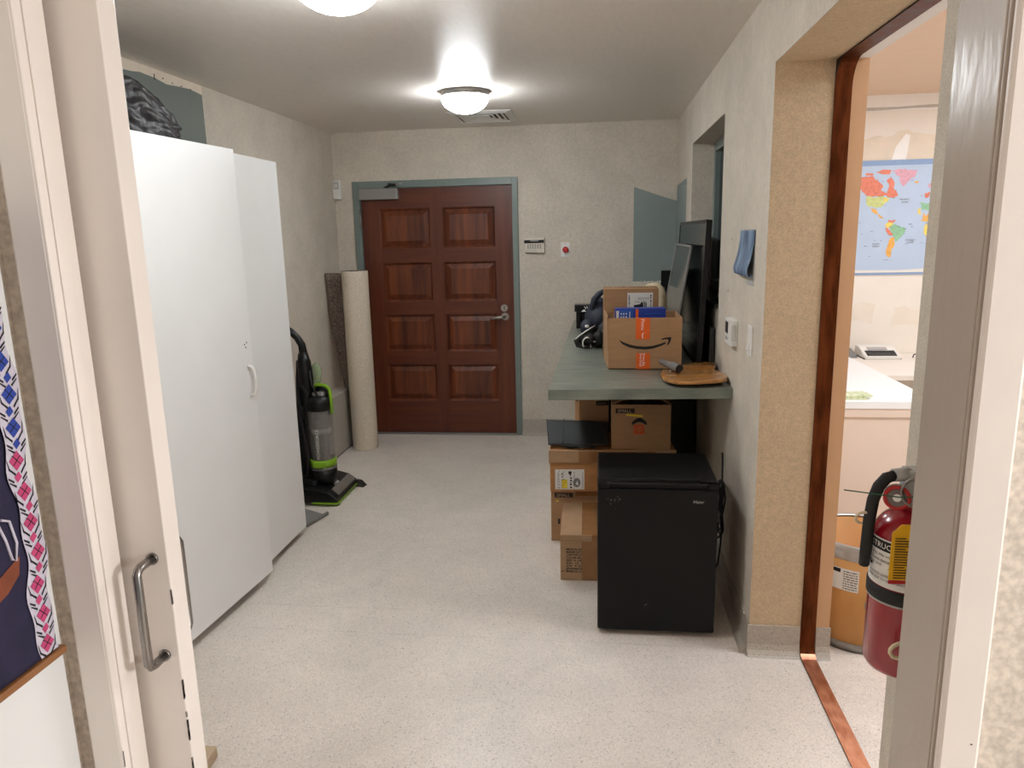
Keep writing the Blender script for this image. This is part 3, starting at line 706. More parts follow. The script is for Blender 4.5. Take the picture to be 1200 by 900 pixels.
b.tube([(-1.875, vy, .10), (-1.882, vy, .35), (-1.872, vy, .60), (-1.868, vy, .78), (-1.866, vy, .90)], [.055, .06, .06, .055, .045], 16)
b.tube([(-1.85, vy-.03, .60), (-1.845, vy-.03, .76), (-1.85, vy-.03, .90), (-1.856, vy-.02, .95)], [.04, .045, .04, .03], 14); b.build('spine', t)
b = MB(M_black).tube([(-1.862, vy, .86), (-1.862, vy, .95), (-1.868, vy, 1.00), (-1.895, vy, 1.045), (-1.935, vy, 1.085), (-1.955, vy, 1.10)], [.028, .026, .024, .022, .022, .020], 14); b.m(M_lime).tube([(-1.950, vy, 1.105), (-1.975, vy, 1.125), (-2.0, vy, 1.13)], [.017, .018, .012], 12); b.build('push_handle', t)
b = MB(M_greenclear).tube([(-1.782, vy-.01, .745), (-1.782, vy-.01, .775), (-1.778, vy-.01, .80), (-1.776, vy-.01, .84), (-1.784, vy-.01, .868), (-1.795, vy-.01, .88)], [.016, .026, .024, .029, .024, .008], 16); b.m(M_black).cyl((-1.782, vy-.01, .70), (-1.782, vy-.01, .75), .018, n=14); b.build('nozzle_tool', t)
b = MB(M_rubber)
b.tube([(-1.81, vy-.05, .84), (-1.80, vy-.06, .76), (-1.775, vy-.06, .70), (-1.76, vy-.055, .66), (-1.78, vy-.06, .62)], .008, 8)
for k in range(4): b.tube([(-1.86, vy-.06-.004*k, .80-.02*k), (-1.835+.004*k, vy-.075, .70), (-1.85, vy-.08, .60-.03*k), (-1.885, vy-.06, .62), (-1.895, vy-.055, .74), (-1.86, vy-.06-.004*k, .80-.02*k)], .006, 8)
b.tube([(-1.90, vy-.05, .62), (-1.87, vy-.08, .46), (-1.845, vy-.09, .30), (-1.86, vy-.09, .17), (-1.90, vy-.08, .13)], .010, 8); b.build('hose', t)

t = thing('vacuum_floor_tool', 'grey triangular vacuum floor nozzle lying on the floor in front of the wardrobe end', 'vacuum attachment', (-1.74, 3.92, 0))
b = MB(M_grey)
b.hexa([(-1.93, 3.80, .002), (-1.690, 3.842, .002), (-1.648, 4.03, .002), (-1.95, 4.06, .002), (-1.87, 3.90, .10), (-1.78, 3.90, .055), (-1.77, 3.97, .055), (-1.87, 3.98, .10)], .006); b.cyl((-1.84, 3.93, .07), (-1.93, 3.94, .19), .022, .02, 18); b.build('nozzle', t)
MB(M_cabdark).prism([(-1.694, 3.838, .003), (-1.640, 4.034, .003), (-1.640, 4.034, .022), (-1.694, 3.838, .022)], (-.012, .003, 0)).build('brush_edge', t)

# ------------------------------------------------------------------ countertop
KT, KB = .962, .913
b = MB(M_counter)
b.prism([(-.232, 3.215, KB), (.585, 3.262, KB), (.585, YD-.002, KB), (-.210, YD-.002, KB)], (0, 0, KT-KB), .002)
tag(b.build('countertop', loc=(.18, 4.5, KB)), 'grey green stone look laminate countertop along the right wall', 'countertop')

# open carton with the smile arrow
t = thing('cardboard_box', 'open brown carton with a black smile arrow and orange tape on the countertop', 'box', (.225, 3.87, KT))
bx0, bx1, by0, by1, bz1 = .043, .409, 3.714, 4.035, 1.226; w_ = .005
b = MB(M_card)
b.box((bx0, by0, KT+.001), (bx1, by0+w_, bz1)); b.box((bx0, by1-w_, KT+.001), (bx1, by1, bz1)); b.box((bx1-w_, by0+w_, KT+.001), (bx1, by1-w_, bz1))
b.hexa([(bx0, by0+w_, KT+.001), (bx0+w_, by0+w_, KT+.001), (bx0+w_-.02, by1-w_, KT+.001), (bx0-.02, by1-w_, KT+.001), (bx0-.008, by0+w_, bz1+.008), (bx0+w_-.008, by0+w_, bz1+.008), (bx0+w_-.022, by1-w_, bz1+.01), (bx0-.022, by1-w_, bz1+.01)])
b.box((bx0, by0, KT+.001), (bx1, by1, KT+.006)); b.m(M_cardin)
b.rect((bx1-w_-.0005, by0+w_, KT+.01), (0, by1-by0-2*w_, 0), (0, 0, bz1-KT-.012)); b.rect((bx0, by1-w_-.0005, KT+.01), (bx1-bx0, 0, 0), (0, 0, bz1-KT-.012))
b.build('carton', t, recalc=False)
yf = by0-.0008
P0 = lambda px, py: (bx0+(px-285)/(760-285)*(bx1-bx0), yf, KT+.006+(622-py)/(622-288)*(bz1-KT-.008))
top_ = [(352, 428), (385, 447), (425, 462), (470, 472), (520, 476), (570, 472), (615, 460), (655, 446)]; bot_ = [(657, 457), (622, 474), (577, 489), (525, 496), (470, 492), (418, 480), (376, 459)]
b = MB(M_ink); 
for i in range(len(top_)-1):
    bb = [top_[0]]+bot_[::-1]
    b.poly([P0(*top_[i]), P0(*top_[i+1]), P0(*bb[min(i+1, 7)]), P0(*bb[i])] if i else [P0(*top_[0]), P0(*top_[1]), P0(*bb[1])])
b.ngon([P0(*q) for q in ((628, 424), (660, 416), (692, 413), (690, 432), (682, 452), (668, 470), (666, 462), (674, 440), (672, 428), (655, 428), (634, 432))])
b.build('smile_arrow', t, recalc=False)
b = MB(M_orange); xo0, xo1 = bx0+.137, bx0+.207
b.rect((xo0, yf-.0003, KT+.155), (xo1-xo0, 0, 0), (0, 0, bz1-KT-.155)); bb_ = MB(M_orange).rect((xo0+.003, yf-.0003, KT+.003), (xo1-xo0, 0, 0), (0, 0, .082))
b.m(M_whiteink)
b.text('Prime', .024, (xo0+.026, yf-.0006, bz1-.006), (0, 0, -1), (1, 0, 0))
bb_.m(M_whiteink).text('Prime Big', .0165, (xo0+.036, yf-.0006, KT+.083), (0, 0, -1), (1, 0, 0)); bb_.text('Deal Days', .0165, (xo0+.021, yf-.0006, KT+.083), (0, 0, -1), (1, 0, 0))
b.ngon([(xo0+.032, yf-.0006, KT+.160), (xo0+.036, yf-.0006, KT+.160), (xo0+.034, yf-.0006, KT+.176), (xo0+.042, yf-.0006, KT+.194), (xo0+.030, yf-.0006, KT+.180)])
b.build('tape', t, recalc=False); bb_.build('tape', t, recalc=False)
# blue carton inside it
t = thing('blue_box', 'blue printed carton with an orange stripe sticking out of the open smile carton', 'box', (.20, 3.86, KT+.007))
b = MB(M_blue); b.T = rotz((.2, 3.86), 5)
b.box((.080, 3.82, KT+.007), (.335, 3.90, 1.262), .002)
e = 3.8192
b.m(M_blue2).rect((.090, e, KT+.02), (.075, 0, 0), (0, 0, .275)); b.m(M_paper).rect((.080, e, KT+.02), (.013, 0, 0), (0, 0, .27)); b.m(M_orange).rect((.180, e, KT+.02), (.014, 0, 0), (0, 0, .278))
b.m(M_whiteink)
for i in range(3):
    for j in range(2): b.rect((.102+i*.013, e-.0004, 1.232-j*.016), (.006, 0, 0), (0, 0, .008))
b.rect((.147, e-.0004, 1.196), (.004, 0, 0), (0, 0, .050)); b.m(M_blue2).rect((.225, e-.0004, 1.233), (.085, 0, 0), (0, 0, .004))
b.build('carton', t, recalc=False)
# inverted carton behind it
t = thing('shipping_box', 'closed brown carton standing upside down behind the open smile carton', 'box', (.16, 4.17, KT))
b = MB(M_card); qx0, qx1, qy0, qy1, qz = .018, .318, 4.085, 4.26, 1.346
b.box((qx0, qy0, KT+.001), (qx1, qy1, qz), .003); b.m(M_tape)
b.box((qx0+.0, qy0+.06, qz-.0005), (qx1, qy0+.11, qz+.0008))
b.m(M_inkbrown)
x = qx0+.01
while x < qx1-.02:
    dx = random.uniform(.01, .035); b.rect((x, qy0+.065, qz+.001), (dx, 0, 0), (0, .035, 0)); x += dx+random.uniform(.004, .02)
b.build('carton', t, recalc=False)
b = MB(M_inkbrown).text('game.', .030, (qx0+.118, qy0-.001, 1.236), (-1, 0, 0), (0, 0, -1), 'LEFT'); b.build('print', t, recalc=False)
b = MB(M_paper); lx0, lx1, lz0, lz1 = .150, .288, 1.16, 1.322; e = qy0-.001
b.rect((lx0, e, lz0), (lx1-lx0, 0, 0), (0, 0, lz1-lz0)); b.m(M_ink); e -= .0004
for zz in range(13):
    for xx, ww in ((lx0+.006, .007), (lx1-.014, .007)): b.rect((xx, e, lz1-.02-zz*.011), (ww, 0, 0), (0, 0, random.uniform(.004, .009)))
b.text('CD1 7LT', .017, (lx0+.105, e, lz1-.044), (-1, 0, 0), (0, 0, -1)); b.m(M_inkgrey).text('DELIVER', .017, (lx0+.12, e, lz1-.026), (-1, 0, 0), (0, 0, -1)); b.m(M_ink)
b.ngon([(lx0+.035, e, lz1-.068), (lx0+.07, e, lz1-.062), (lx0+.075, e, lz1-.052), (lx0+.086, e, lz1-.055), (lx0+.088, e, lz1-.102), (lx0+.06, e, lz1-.098), (lx0+.055, e, lz1-.108), (lx0+.05, e, lz1-.095), (lx0+.036, e, lz1-.09)])
b.rect((lx0+.09, e, lz1-.10), (.006, 0, 0), (0, 0, .05)); b.rect((lx0+.099, e, lz1-.095), (.006, 0, 0), (0, 0, .04)); b.build('label', t, recalc=False)

# cream foam and the dark screen behind
b = MB(M_cream); b.tube([(.345, 4.36, KT+.03), (.372, 4.37, 1.08), (.370, 4.38, 1.2), (.368, 4.385, 1.27), (.355, 4.39, 1.315), (.33, 4.395, 1.335), (.29, 4.40, 1.330), (.25, 4.40, 1.31)], [.024, .024, .024, .023, .022, .022, .02, .016], 14)
tag(b.build('foam_tube', loc=(.345, 4.36, KT)), 'bent cream foam tube behind the upside down carton', 'foam')
t = thing('computer_monitor', 'small black monitor seen edgeways behind the leaning picture glass', 'monitor', (.48, 5.16, KT))
b = MB(M_black).box((.416, 5.14, 1.03), (.580, 5.18, 1.386), .004); b.box((.46, 5.16, KT+.012), (.52, 5.185, 1.05), .004); b.build('casing', t)
MB(M_screen).box((.418, 5.137, 1.045), (.570, 5.141, 1.382)).build('screen', t); MB(M_black).box((.42, 5.09, KT+.0005), (.57, 5.23, KT+.012), .004).build('foot', t)

# television leaning on the wall side
t = thing('television', 'large black flat television standing on end wall side of the countertop', 'television', (.50, 4.2, KT))
b = MB(M_black); ty0, ty1 = 3.775, 5.02
lean = Matrix.Translation((.489, 0, KT)) @ Matrix.Rotation(math.radians(2.6), 4, 'Y')
b.T = lean
H_ = .742
b.box((0, ty0, .002), (.010, ty0+.018, H_), .002); b.box((0, ty1-.018, .002), (.010, ty1, H_), .002); b.box((0, ty0, H_-.018), (.010, ty1, H_), .002); b.box((0, ty0, .002), (.010, ty1, .024), .002)
b.build('bezel', t)
b = MB(M_black); b.T = lean; b.box((.006, ty0+.001, .003), (.028, ty1-.001, H_-.001), .004); b.hexa([(.026, ty0+.06, .02), (.045, ty0+.12, .06), (.045, ty1-.12, .06), (.026, ty1-.06, .02), (.026, ty0+.06, H_-.06), (.045, ty0+.12, H_-.16), (.045, ty1-.12, H_-.16), (.026, ty1-.06, H_-.06)], .004); b.build('back_shell', t)
b = MB(M_screen); b.T = lean; b.box((.003, ty0+.018, .024), (.007, ty1-.018, H_-.018)); b.build('screen', t)
# picture glass
t = thing('framed_picture', 'glass fronted picture leaning against the large television', 'picture', (.42, 4.46, KT))
lean = Matrix.Translation((.384, 0, KT+.002)) @ Matrix.Rotation(math.radians(9.2), 4, 'Y')
b = MB(M_alu); b.T = lean; g0, g1, H_ = 4.075, 4.86, .618
for q in (((0, g0, 0), (.012, g0+.012, H_)), ((0, g1-.012, 0), (.012, g1, H_)), ((0, g0, H_-.012), (.012, g1, H_)), ((0, g0, 0), (.012, g1, .012))): b.box(*q, .002)
b.build('frame', t)
b = MB(M_mirror); b.T = lean; b.box((.003, g0+.012, .012), (.010, g1-.012, H_-.012)); b.build('glass', t)
# black case by the wall
t = thing('equipment_case', 'black case wedged between the television and the wall below the window', 'case', (.553, 3.96, KT))
b = MB(M_nylon).box((.556, 3.785, KT+.001), (.584, 4.10, 1.165), .008); b.build('shell', t); MB(M_rubber).tube([(.570, 3.88, 1.163), (.570, 3.885, 1.19), (.570, 3.97, 1.19), (.570, 3.975, 1.163)], .006, 8).build('handle', t)

# backpack and black display box
t = thing('backpack', 'navy backpack with grey base and white piped strap left of the cartons on the countertop', 'backpack', (-.02, 4.6, KT))
b = MB(M_navy)
b.sphere((-.005, 4.58, 1.118), (.085, .15, .135), 28, lambda q: 1+.05*math.sin(7*q.x+2)*math.cos(5*q.y)+.04*math.sin(9*q.z)); b.sphere((-.045, 4.62, 1.048), (.075, .14, .075), 22, lambda q: 1+.06*math.sin(8*q.y+1)); b.build('body', t)
b = MB(M_bpgrey).tube([(.035, 4.47, KT+.004), (.035, 4.47, KT+.02), (.035, 4.47, 1.05), (.033, 4.47, 1.10), (.03, 4.475, 1.13)], [.044, .05, .055, .053, .04], 22)
for z in (1.0, 1.03, 1.06, 1.09): b.tube([(.035+.056*math.cos(a), 4.47+.056*math.sin(a), z) for a in [2*PI*k/24 for k in range(24)]], .003, 6, closed=True)
b.build('side_pocket', t)
b = MB(M_navy).tube([(-.02, 4.50, 1.16), (-.045, 4.49, 1.20), (-.035, 4.49, 1.25), (-.005, 4.49, 1.285), (.025, 4.50, 1.30), (.05, 4.52, 1.28), (.06, 4.53, 1.2)], [.02, .022, .02, .018, .018, .018, .02], 14); b.build('carry_loop', t)
b = MB(M_navy).sphere((-.075, 4.47, 1.085), (.046, .05, .05), 20); b.m(M_whiteink).sphere((-.078, 4.424, 1.096), (.014, .006, .010), 10); b.build('pouch', t)
b = MB(M_rubber).tube([(-.03, 4.43, 1.085), (-.08, 4.415, 1.055), (-.125, 4.41, 1.025), (-.142, 4.41, 1.005), (-.135, 4.40, .985), (-.10, 4.39, .976), (-.05, 4.39, .976)], [.012, .016, .018, .018, .014, .010, .010], 10)
b.sphere((-.07, 4.43, 1.018), (.06, .05, .045), 18, lambda q: 1+.12*math.sin(9*q.x)*math.cos(8*q.z)); b.sphere((-.01, 4.43, 1.022), (.045, .04, .05), 16, lambda q: 1+.1*math.sin(8*q.x+1))
st = b.build('shoulder_strap', t)
b = MB(M_whiteink).tube([(-.03, 4.418, 1.102), (-.08, 4.402, 1.073), (-.125, 4.395, 1.043), (-.148, 4.393, 1.022)], .0035, 8); b.tube([(-.075+.028*math.cos(a), 4.375, 1.0+.034*math.sin(a)) for a in [PI*.35+PI*.9*k/10 for k in range(11)]], .004, 8); b.m(M_lgrey).box((-.04, 4.375, 1.005), (-.026, 4.385, 1.012)).box((-.058, 4.372, .972), (-.052, 4.38, .99)); b.build('piping', st)
t = thing('display_carton', 'black open fronted carton with white lettering at the far end of the countertop', 'box', (-.09, 5.36, KT))
b = MB(M_black); vx_0, vx_1 = -.185, .02
b.box((vx_0, 5.35, 1.085), (vx_1, 5.45, 1.135), .003); b.box((vx_0+.012, 5.352, KT+.001), (vx_0+.04, 5.45, 1.085)); b.box((vx_1-.03, 5.352, KT+.001), (vx_1, 5.45, 1.085)); b.box((vx_0+.012, 5.44, KT+.001), (vx_1, 5.45, 1.085)); b.box((vx_0+.012, 5.352, KT+.001), (vx_1, 5.45, KT+.006)); b.build('carton', t)
b = MB(M_whiteink).text('Victor', .034, (vx_0+.07, 5.349, 1.103), (1, 0, 0), (0, 0, 1)); b.poly([(vx_0+.05, 5.349, 1.088), (vx_0+.085, 5.349, 1.088), (vx_0+.068, 5.349, 1.103)]); b.build('print', t, recalc=False)

# varnished board with nozzle and knob
bp_ = [(0.283, 3.42), (0.289, 3.47), (0.300, 3.52), (0.325, 3.563), (0.408, 3.674), (0.460, 3.712), (0.504, 3.738), (0.560, 3.756), (0.577, 3.74), (0.580, 3.70), (0.560, 3.62), (0.545, 3.57), (0.548, 3.53), (0.565, 3.49), (0.579, 3.42), (0.580, 3.369), (0.572, 3.33), (0.548, 3.296), (0.472, 3.266), (0.408, 3.250), (0.347, 3.253), (0.310, 3.290), (0.287, 3.355)]
t = thing('wooden_board', 'varnished rounded wooden board lying at the front of the countertop by the wall', 'board', (.44, 3.5, KT))
b = MB(M_ply); b.prism([(x, y, KT+.016) for x, y in bp_], (0, 0, .017), .004); b.build('deck', t)
for x, y in ((.36, 3.36), (.54, 3.36), (.53, 3.66), (.42, 3.58)): MB(M_rubber).cyl((x, y, KT+.0005), (x, y, KT+.017), .016, .02, 14).build('foot', t)
zt_ = KT+.034
t = thing('hose_adapter', 'grey plastic hose adapter tube lying on the wooden board', 'hose part', (.345, 3.53, zt_))
b = MB(M_grey).tube([(.305, 3.665, zt_+.016), (.330, 3.58, zt_+.017), (.345, 3.535, zt_+.018), (.347, 3.530, zt_+.020), (.372, 3.445, zt_+.020)], [.014, .016, .018, .020, .020], 20, cap=False); b.m(M_ink).tube([(.3695, 3.452, zt_+.020), (.3725, 3.4435, zt_+.020)], [.0165, .0165], 20); b.build('tube', t)
b = MB(M_steel).sphere((.329, 3.445, zt_+.0075), .0075, 16).cyl((.329, 3.445, zt_), (.329, 3.445, zt_+.003), .006, n=14)
tag(b.build('cap_nut', loc=(.329, 3.445, zt_)), 'small shiny metal cap nut on the wooden board beside the grey tube', 'nut')

# ------------------------------------------------------------------ right wall fittings
t = thing('wall_flyer', 'curled blue printed flyer stuck to the right wall above the thermostat', 'flyer', (XR, 3.05, 1.45))
def fly(u, v):                                                     # u along the wall, v downwards
    zz = 1.648-v*.175; d = .004+.034*v**2
    if v > .86: a = (v-.86)/.14*PI*.75; zz = 1.648-.86*.175-.028*math.sin(a); d = .004+.034*.74-.012*(1-math.cos(a))
    return (XR-.002-d-.004*math.sin(u*PI), 2.915+u*.285, zz)
b = MB(M_denim); b.sheet(fly, (.003, 0, 0), 1., 8, 26); b.build('printed_sheet', t)
MB(M_lgrey).box((XR-.002, 2.92, 1.435), (XR-.0003, 3.06, 1.65)).build('backing_card', t)
t = thing('thermostat', 'white box thermostat on the right wall left of the light switch', 'thermostat', (XR, 3.26, 1.16))
MB(M_white).box((XR-.030, 3.20, 1.158), (XR, 3.345, 1.270), .004).build('housing', t)
b = MB(M_ink).box((XR-.032, 3.27, 1.205), (XR-.029, 3.33, 1.255), .002); b.m(M_lgrey)
for k in range(3): b.box((XR-.0315, 3.27+k*.022, 1.175), (XR-.029, 3.284+k*.022, 1.19))
b.build('display', t)
b = MB(M_lgrey)
for k in range(5): b.box((XR-.026+k*.0045, 3.1993, 1.18), (XR-.0245+k*.0045, 3.2003, 1.25))
b.build('grille', t)
t = thing('light_switch', 'white rocker light switch on the right wall near the office opening', 'light switch', (XR, 2.925, 1.165))
MB(M_white).box((XR-.006, 2.885, 1.163), (XR, 2.965, 1.283), .002).build('wall_plate', t)
b = MB(M_white).prism([(XR-.006, 2.908, 1.190), (XR-.014, 2.908, 1.190), (XR-.007, 2.908, 1.224), (XR-.006, 2.908, 1.256)], (0, .034, 0)); b.build('rocker', t)

# ------------------------------------------------------------------ refrigerator
t = thing('refrigerator', 'black compact refrigerator standing under the front of the countertop', 'refrigerator', (.23, 3.0, 0))
FX0, FX1, FY0, FY1, FZ = -.009, .468, 2.812, 3.215, .672
b = MB(M_fridge).box((FX0+.004, FY0+.052, .025), (FX1-.004, FY1, FZ-.022), .006); b.build('cabinet', t)
b = MB(M_black).box((FX0, FY0+.046, FZ-.022), (FX1, FY1+.004, FZ), .006); b.build('top_cover', t)
b = MB(M_fridge).box((FX0, FY0, .022), (FX1, FY0+.044, FZ-.030), .008, 3); b.box((FX0, FY0+.012, FZ-.034), (FX1, FY0+.044, FZ-.002), .005); b.box((FX0, FY0, FZ-.030), (FX0+.045, FY0+.02, FZ-.004), .006); b.box((FX1-.045, FY0, FZ-.030), (FX1, FY0+.02, FZ-.004), .006)
b.m(M_lgrey)
for i in range(12): x = .055+random.gauss(0, .012); z = .586+random.gauss(0, .012); b.rect((x, FY0-.0005, z), (random.uniform(.001, .003), 0, 0), (0, 0, random.uniform(.001, .003)))
b.rect((.19, FY0-.0005, .142), (.003, 0, 0), (0, 0, .002)); b.rect((.185, FY0-.0005, .138), (.002, 0, 0), (0, 0, .002))
dr = b.build('door', t, recalc=False)
MB(M_blackgloss).box((FX0+.04, FY0+.002, FZ-.010), (FX1-.04, FY0+.018, FZ-.003), .003).build('handle_rail', dr)
b = MB(M_lgrey).text('Haier', .019, (FX1-.098, FY0-.0006, .588), (1, 0, 0), (0, 0, 1)); b.build('badge', dr, recalc=False)
MB(M_black).box((FX1-.07, FY0+.01, FZ), (FX1-.005, FY0+.08, FZ+.007), .002).build('hinge_cap', t)
for x in (FX0+.04, FX1-.04):
    for y in (FY0+.06, FY1-.05): MB(M_rubber).cyl((x, y, 0), (x, y, .028), .018, n=16).build('foot', t)

# cord on the wall beside it
b = MB(M_rubber)
def loop(cy, cz, ry, rz, x, ph, n=26): return [(x+.006*math.sin(3*a+ph), cy+ry*math.cos(a), cz+rz*math.sin(a)) for a in [2*PI*k/n for k in range(n)]]
for k in range(4): b.tube(loop(3.30+.012*k, .40-.012*k, .045+.008*k, .105+.012*k, XR-.022-.007*(k % 2), k), .0045, 8, closed=True)
b.tube([(XR-.02, 3.30, .30), (XR-.025, 3.29, .20), (XR-.03, 3.31, .10), (XR-.05, 3.35, .03), (XR-.06, 3.42, .006), (XR-.08, 3.6, .006)], .0045, 8)
b.tube([(XR-.02, 3.33, .50), (XR-.016, 3.36, .58), (XR-.012, 3.4, .62)], .0045, 8)
b.m(M_grey).tube([(XR-.040, 3.255, .33), (XR-.043, 3.262, .36), (XR-.040, 3.28, .375)], .006, 8)
b.tube([(XR-.04, 3.25, .375), (XR-.043, 3.262, .36), (XR-.05, 3.268, .345)], .005, 8)
tag(b.build('power_cord', loc=(XR-.02, 3.3, .3)), 'coiled black power cord hanging on the wall right of the refrigerator', 'power cord')

# ------------------------------------------------------------------ cartons under the countertop
def carton(t, x0, x1, y0, y1, z0, z1, mat, ang=0., seam=True, name='carton', deco=None):
    b = MB(mat); b.T = rotz((x0, y0), ang)
    b.box((x0, y0, z0+.001), (x1, y1, z1), .004)
    if seam:
        xm = (x0+x1)/2
        b.m(M_tape).box((xm-.028, y0-.0008, z1-.07), (xm+.028, y0+.001, z1+.0005)); b.box((xm-.028, y0, z1-.001), (xm+.028, y1, z1+.0006)); b.m(M_inkbrown).rect((xm-.001, y0, z1+.0009), (.002, 0, 0), (0, y1-y0, 0))
    if deco: deco(b)
    b.build(name, t, recalc=False); return b.T
# lowest, nearest carton with printed text
t = thing('moving_carton', 'small taped brown carton with printed lines of text on the floor left of the refrigerator', 'box', (0, 3.5, 0), 'cartons stacked under the countertop')
T_ = carton(t, -.188, .17, 3.284, 3.72, 0, .236, M_card3, 1.)
b = MB(M_ink); b.T = T_
for i, s in enumerate(('MEDICAL-EXAMINATION B', 'MAKER QTY AND PACKING', 'CARTON QTY 100 BOXES', 'COLOR: BLUE', 'SIZE:  X  LARGE', 'N.W.   3.2   KGS', 'G.W.   4   KGS', 'SPAIN/MADE - 2 - EU', 'MADE IN CHINA')):
    b.text(s, .0138, (-.160, 3.2835, .158-i*.0143), (1, 0, 0), (0, 0, 1), bold=.035)
b.m(M_inkbrown).tube([(-.187, 3.2835, .045), (-.16, 3.2835, .055), (-.13, 3.2835, .048)], .0012, 5)
b.build('printed_text', t, recalc=False)
b = MB(M_tape); b.T = T_; b.rect((-.085, 3.2833, .003), (.075, 0, 0), (0, 0, .20)); b.rect((-.085, 3.2845, .2368), (.06, 0, 0), (0, .43, 0)); b.m(M_cardin).rect((-.185, 3.2832, .205), (.35, 0, 0), (0, 0, .004)); b.build('packing_tape', t, recalc=False)
# SMALL carton behind
t = thing('moving_carton', 'brown carton printed SMALL on the floor behind the carton with text', 'box', (0, 4.0, 0), 'cartons stacked under the countertop')
def small_panel(b, x, y, z, s=1.):
    b.m(M_inkbrown).rect((x, y, z), (.098*s, 0, 0), (0, 0, .026*s)); b.m(M_paperbrown).text('SMALL', .024*s, (x+.010*s, y-.0005, z+.0045*s), (1, 0, 0), (0, 0, 1), squash=1.05)
def deco_small(b): small_panel(b, -.242, 3.7442, .252); b.m(M_yellowtape).rect((-.236, 3.7442, .228), (.016, 0, 0), (0, 0, .008)); b.m(M_ink).rect((-.225, 3.7442, .10), (.012, 0, 0), (0, 0, .03))
T_ = carton(t, -.262, .25, 3.745, 4.25, 0, .297, M_card, 2., False, deco=deco_small)
b = MB(M_tape); b.T = T_; b.rect((-.13, 3.7442, .262), (.36, 0, 0), (0, 0, .034)); b.build('packing_tape', t, recalc=False)
# big orange-brown carton on it
t = thing('moving_carton', 'wide orange brown carton with a white shipping label stacked on the SMALL carton', 'box', (.05, 4.0, .297), 'cartons stacked under the countertop')
T_ = carton(t, -.262, .395, 3.705, 4.27, .298, .530, M_card2, 3., False)
b = MB(M_paper); b.T = T_; yl = 3.7043; lx, lz = -.236, .312
b.rect((lx, yl, lz), (.155, 0, 0), (0, 0, .112)); b.m(M_ink); yl -= .0004
for xx, ww in ((lx+.014, .004), (lx+.020, .003), (lx+.034, .007), (lx+.043, .004), (lx+.078, .012), (lx+.098, .005)):
    z = lz+.006
    while z < lz+.098: h = random.uniform(.003, .012); b.rect((xx+random.uniform(0, .002), yl, z), (ww*random.uniform(.5, 1), 0, 0), (0, 0, h)); z += h+random.uniform(.002, .012)
b.rect((lx+.071, yl, lz+.085), (.016, 0, 0), (0, 0, .016)); b.m(M_yellowtape).rect((lx+.035, yl, lz+.006), (.03, 0, 0), (0, 0, .05))
b.m(M_grey); b.ngon([(lx+.115+.020*math.cos(a), yl-.0003, lz+.038+.026*math.sin(a)) for a in [2*PI*k/16 for k in range(16)]]); b.m(M_paper).ngon([(lx+.108, yl-.0006, lz+.03), (lx+.124, yl-.0006, lz+.022), (lx+.119, yl-.0006, lz+.05)])
b.m(M_inkbrown).rect((lx+.146, yl, lz+.005), (.002, 0, 0), (0, 0, .09)); b.build('shipping_label', t, recalc=False)
b = MB(M_card3); b.T = T_; b.box((-.268, 3.698, .462), (.398, 3.705, .531), .002); b.m(M_tape).rect((-.11, 3.6972, .464), (.40, 0, 0), (0, 0, .06)); b.m(M_cardin).rect((-.268, 3.6968, .461), (.66, 0, 0), (0, 0, .003)); b.m(M_lgrey).box((.0, 3.703, .37), (.018, 3.7045, .392)); b.build('lid_rim', t, recalc=False)
# SMALL open carton with the orange logo
t = thing('moving_carton', 'open flap brown carton printed SMALL with an orange square logo right under the countertop', 'box', (.21, 3.85, .531), 'cartons stacked under the countertop')
ex0, ex1, ey0, ey1, ez0, ez1 = .062, .366, 3.735, 4.03, .532, .772
b = MB(M_card); b.box((ex0, ey0, ez0), (ex1, ey0+.005, ez1)); b.box((ex0, ey1-.005, ez0), (ex1, ey1, ez1)); b.box((ex0, ey0+.005, ez0), (ex0+.005, ey1-.005, ez1)); b.box((ex1-.005, ey0+.005, ez0), (ex1, ey1-.005, ez1)); b.box((ex0+.005, ey0+.005, ez0), (ex1-.005, ey1-.005, ez0+.005)); b.build('carton', t, recalc=False)
b = MB(M_cardin); 
b.prism([(ex0, ey0, ez1), (ex0, ey1, ez1), (ex0+.13, ey1-.02, ez1+.052), (ex0+.135, ey0+.02, ez1+.05)], (0, 0, .004)); b.prism([(ex1, ey0, ez1), (ex1, ey1, ez1), (ex1-.125, ey1-.01, ez1+.06), (ex1-.12, ey0+.03, ez1+.055)], (0, 0, .004)); b.prism([(ex0+.006, ey1, ez1), (ex1-.006, ey1, ez1), (ex1-.02, ey1+.02, ez1+.10), (ex0+.02, ey1+.02, ez1+.10)], (0, -.004, 0)); b.build('flaps', t)
MB(M_nylon).sphere(((ex0+ex1)/2, 3.88, ez1-.03), (.07, .08, .065), 18, lambda q: 1+.1*math.sin(8*q.x)).build('contents', t)
b = MB(M_inkbrown); ye = ey0-.0008; small_panel(b, ex0+.020, ye, ez1-.046, 1.0)
b.m(M_yellowtape).poly([(ex0+.075, ye, ez1-.058), (ex0+.075, ye, ez1-.048), (ex0+.160, ye, ez1-.056), (ex0+.160, ye, ez1-.066)])
hp = [(ex0+.105+.075*k/10, ez1-.094+.024*math.sin(PI*k/10)) for k in range(11)]; hq = [(ex0+.180-.075*k/10, ez1-.094-.016+.018*math.sin(PI*k/10)) for k in range(11)]
b.m(M_ink).ngon([(x, ye, z) for x, z in hp]+[(x, ye, z) for x, z in hq])
b.m(M_hdorange).rect((ex0+.114, ye, ez1-.158), (.054, 0, 0), (0, 0, .052)); b.m(M_card)
for i, s in enumerate(('THE', 'HOME', 'DEPOT')): b.text(s, .0135, (ex0+.1255+.009*i-.004, ye-.0004, ez1-.138-.008*i), (.72, 0, .72), (-.72, 0, .72))
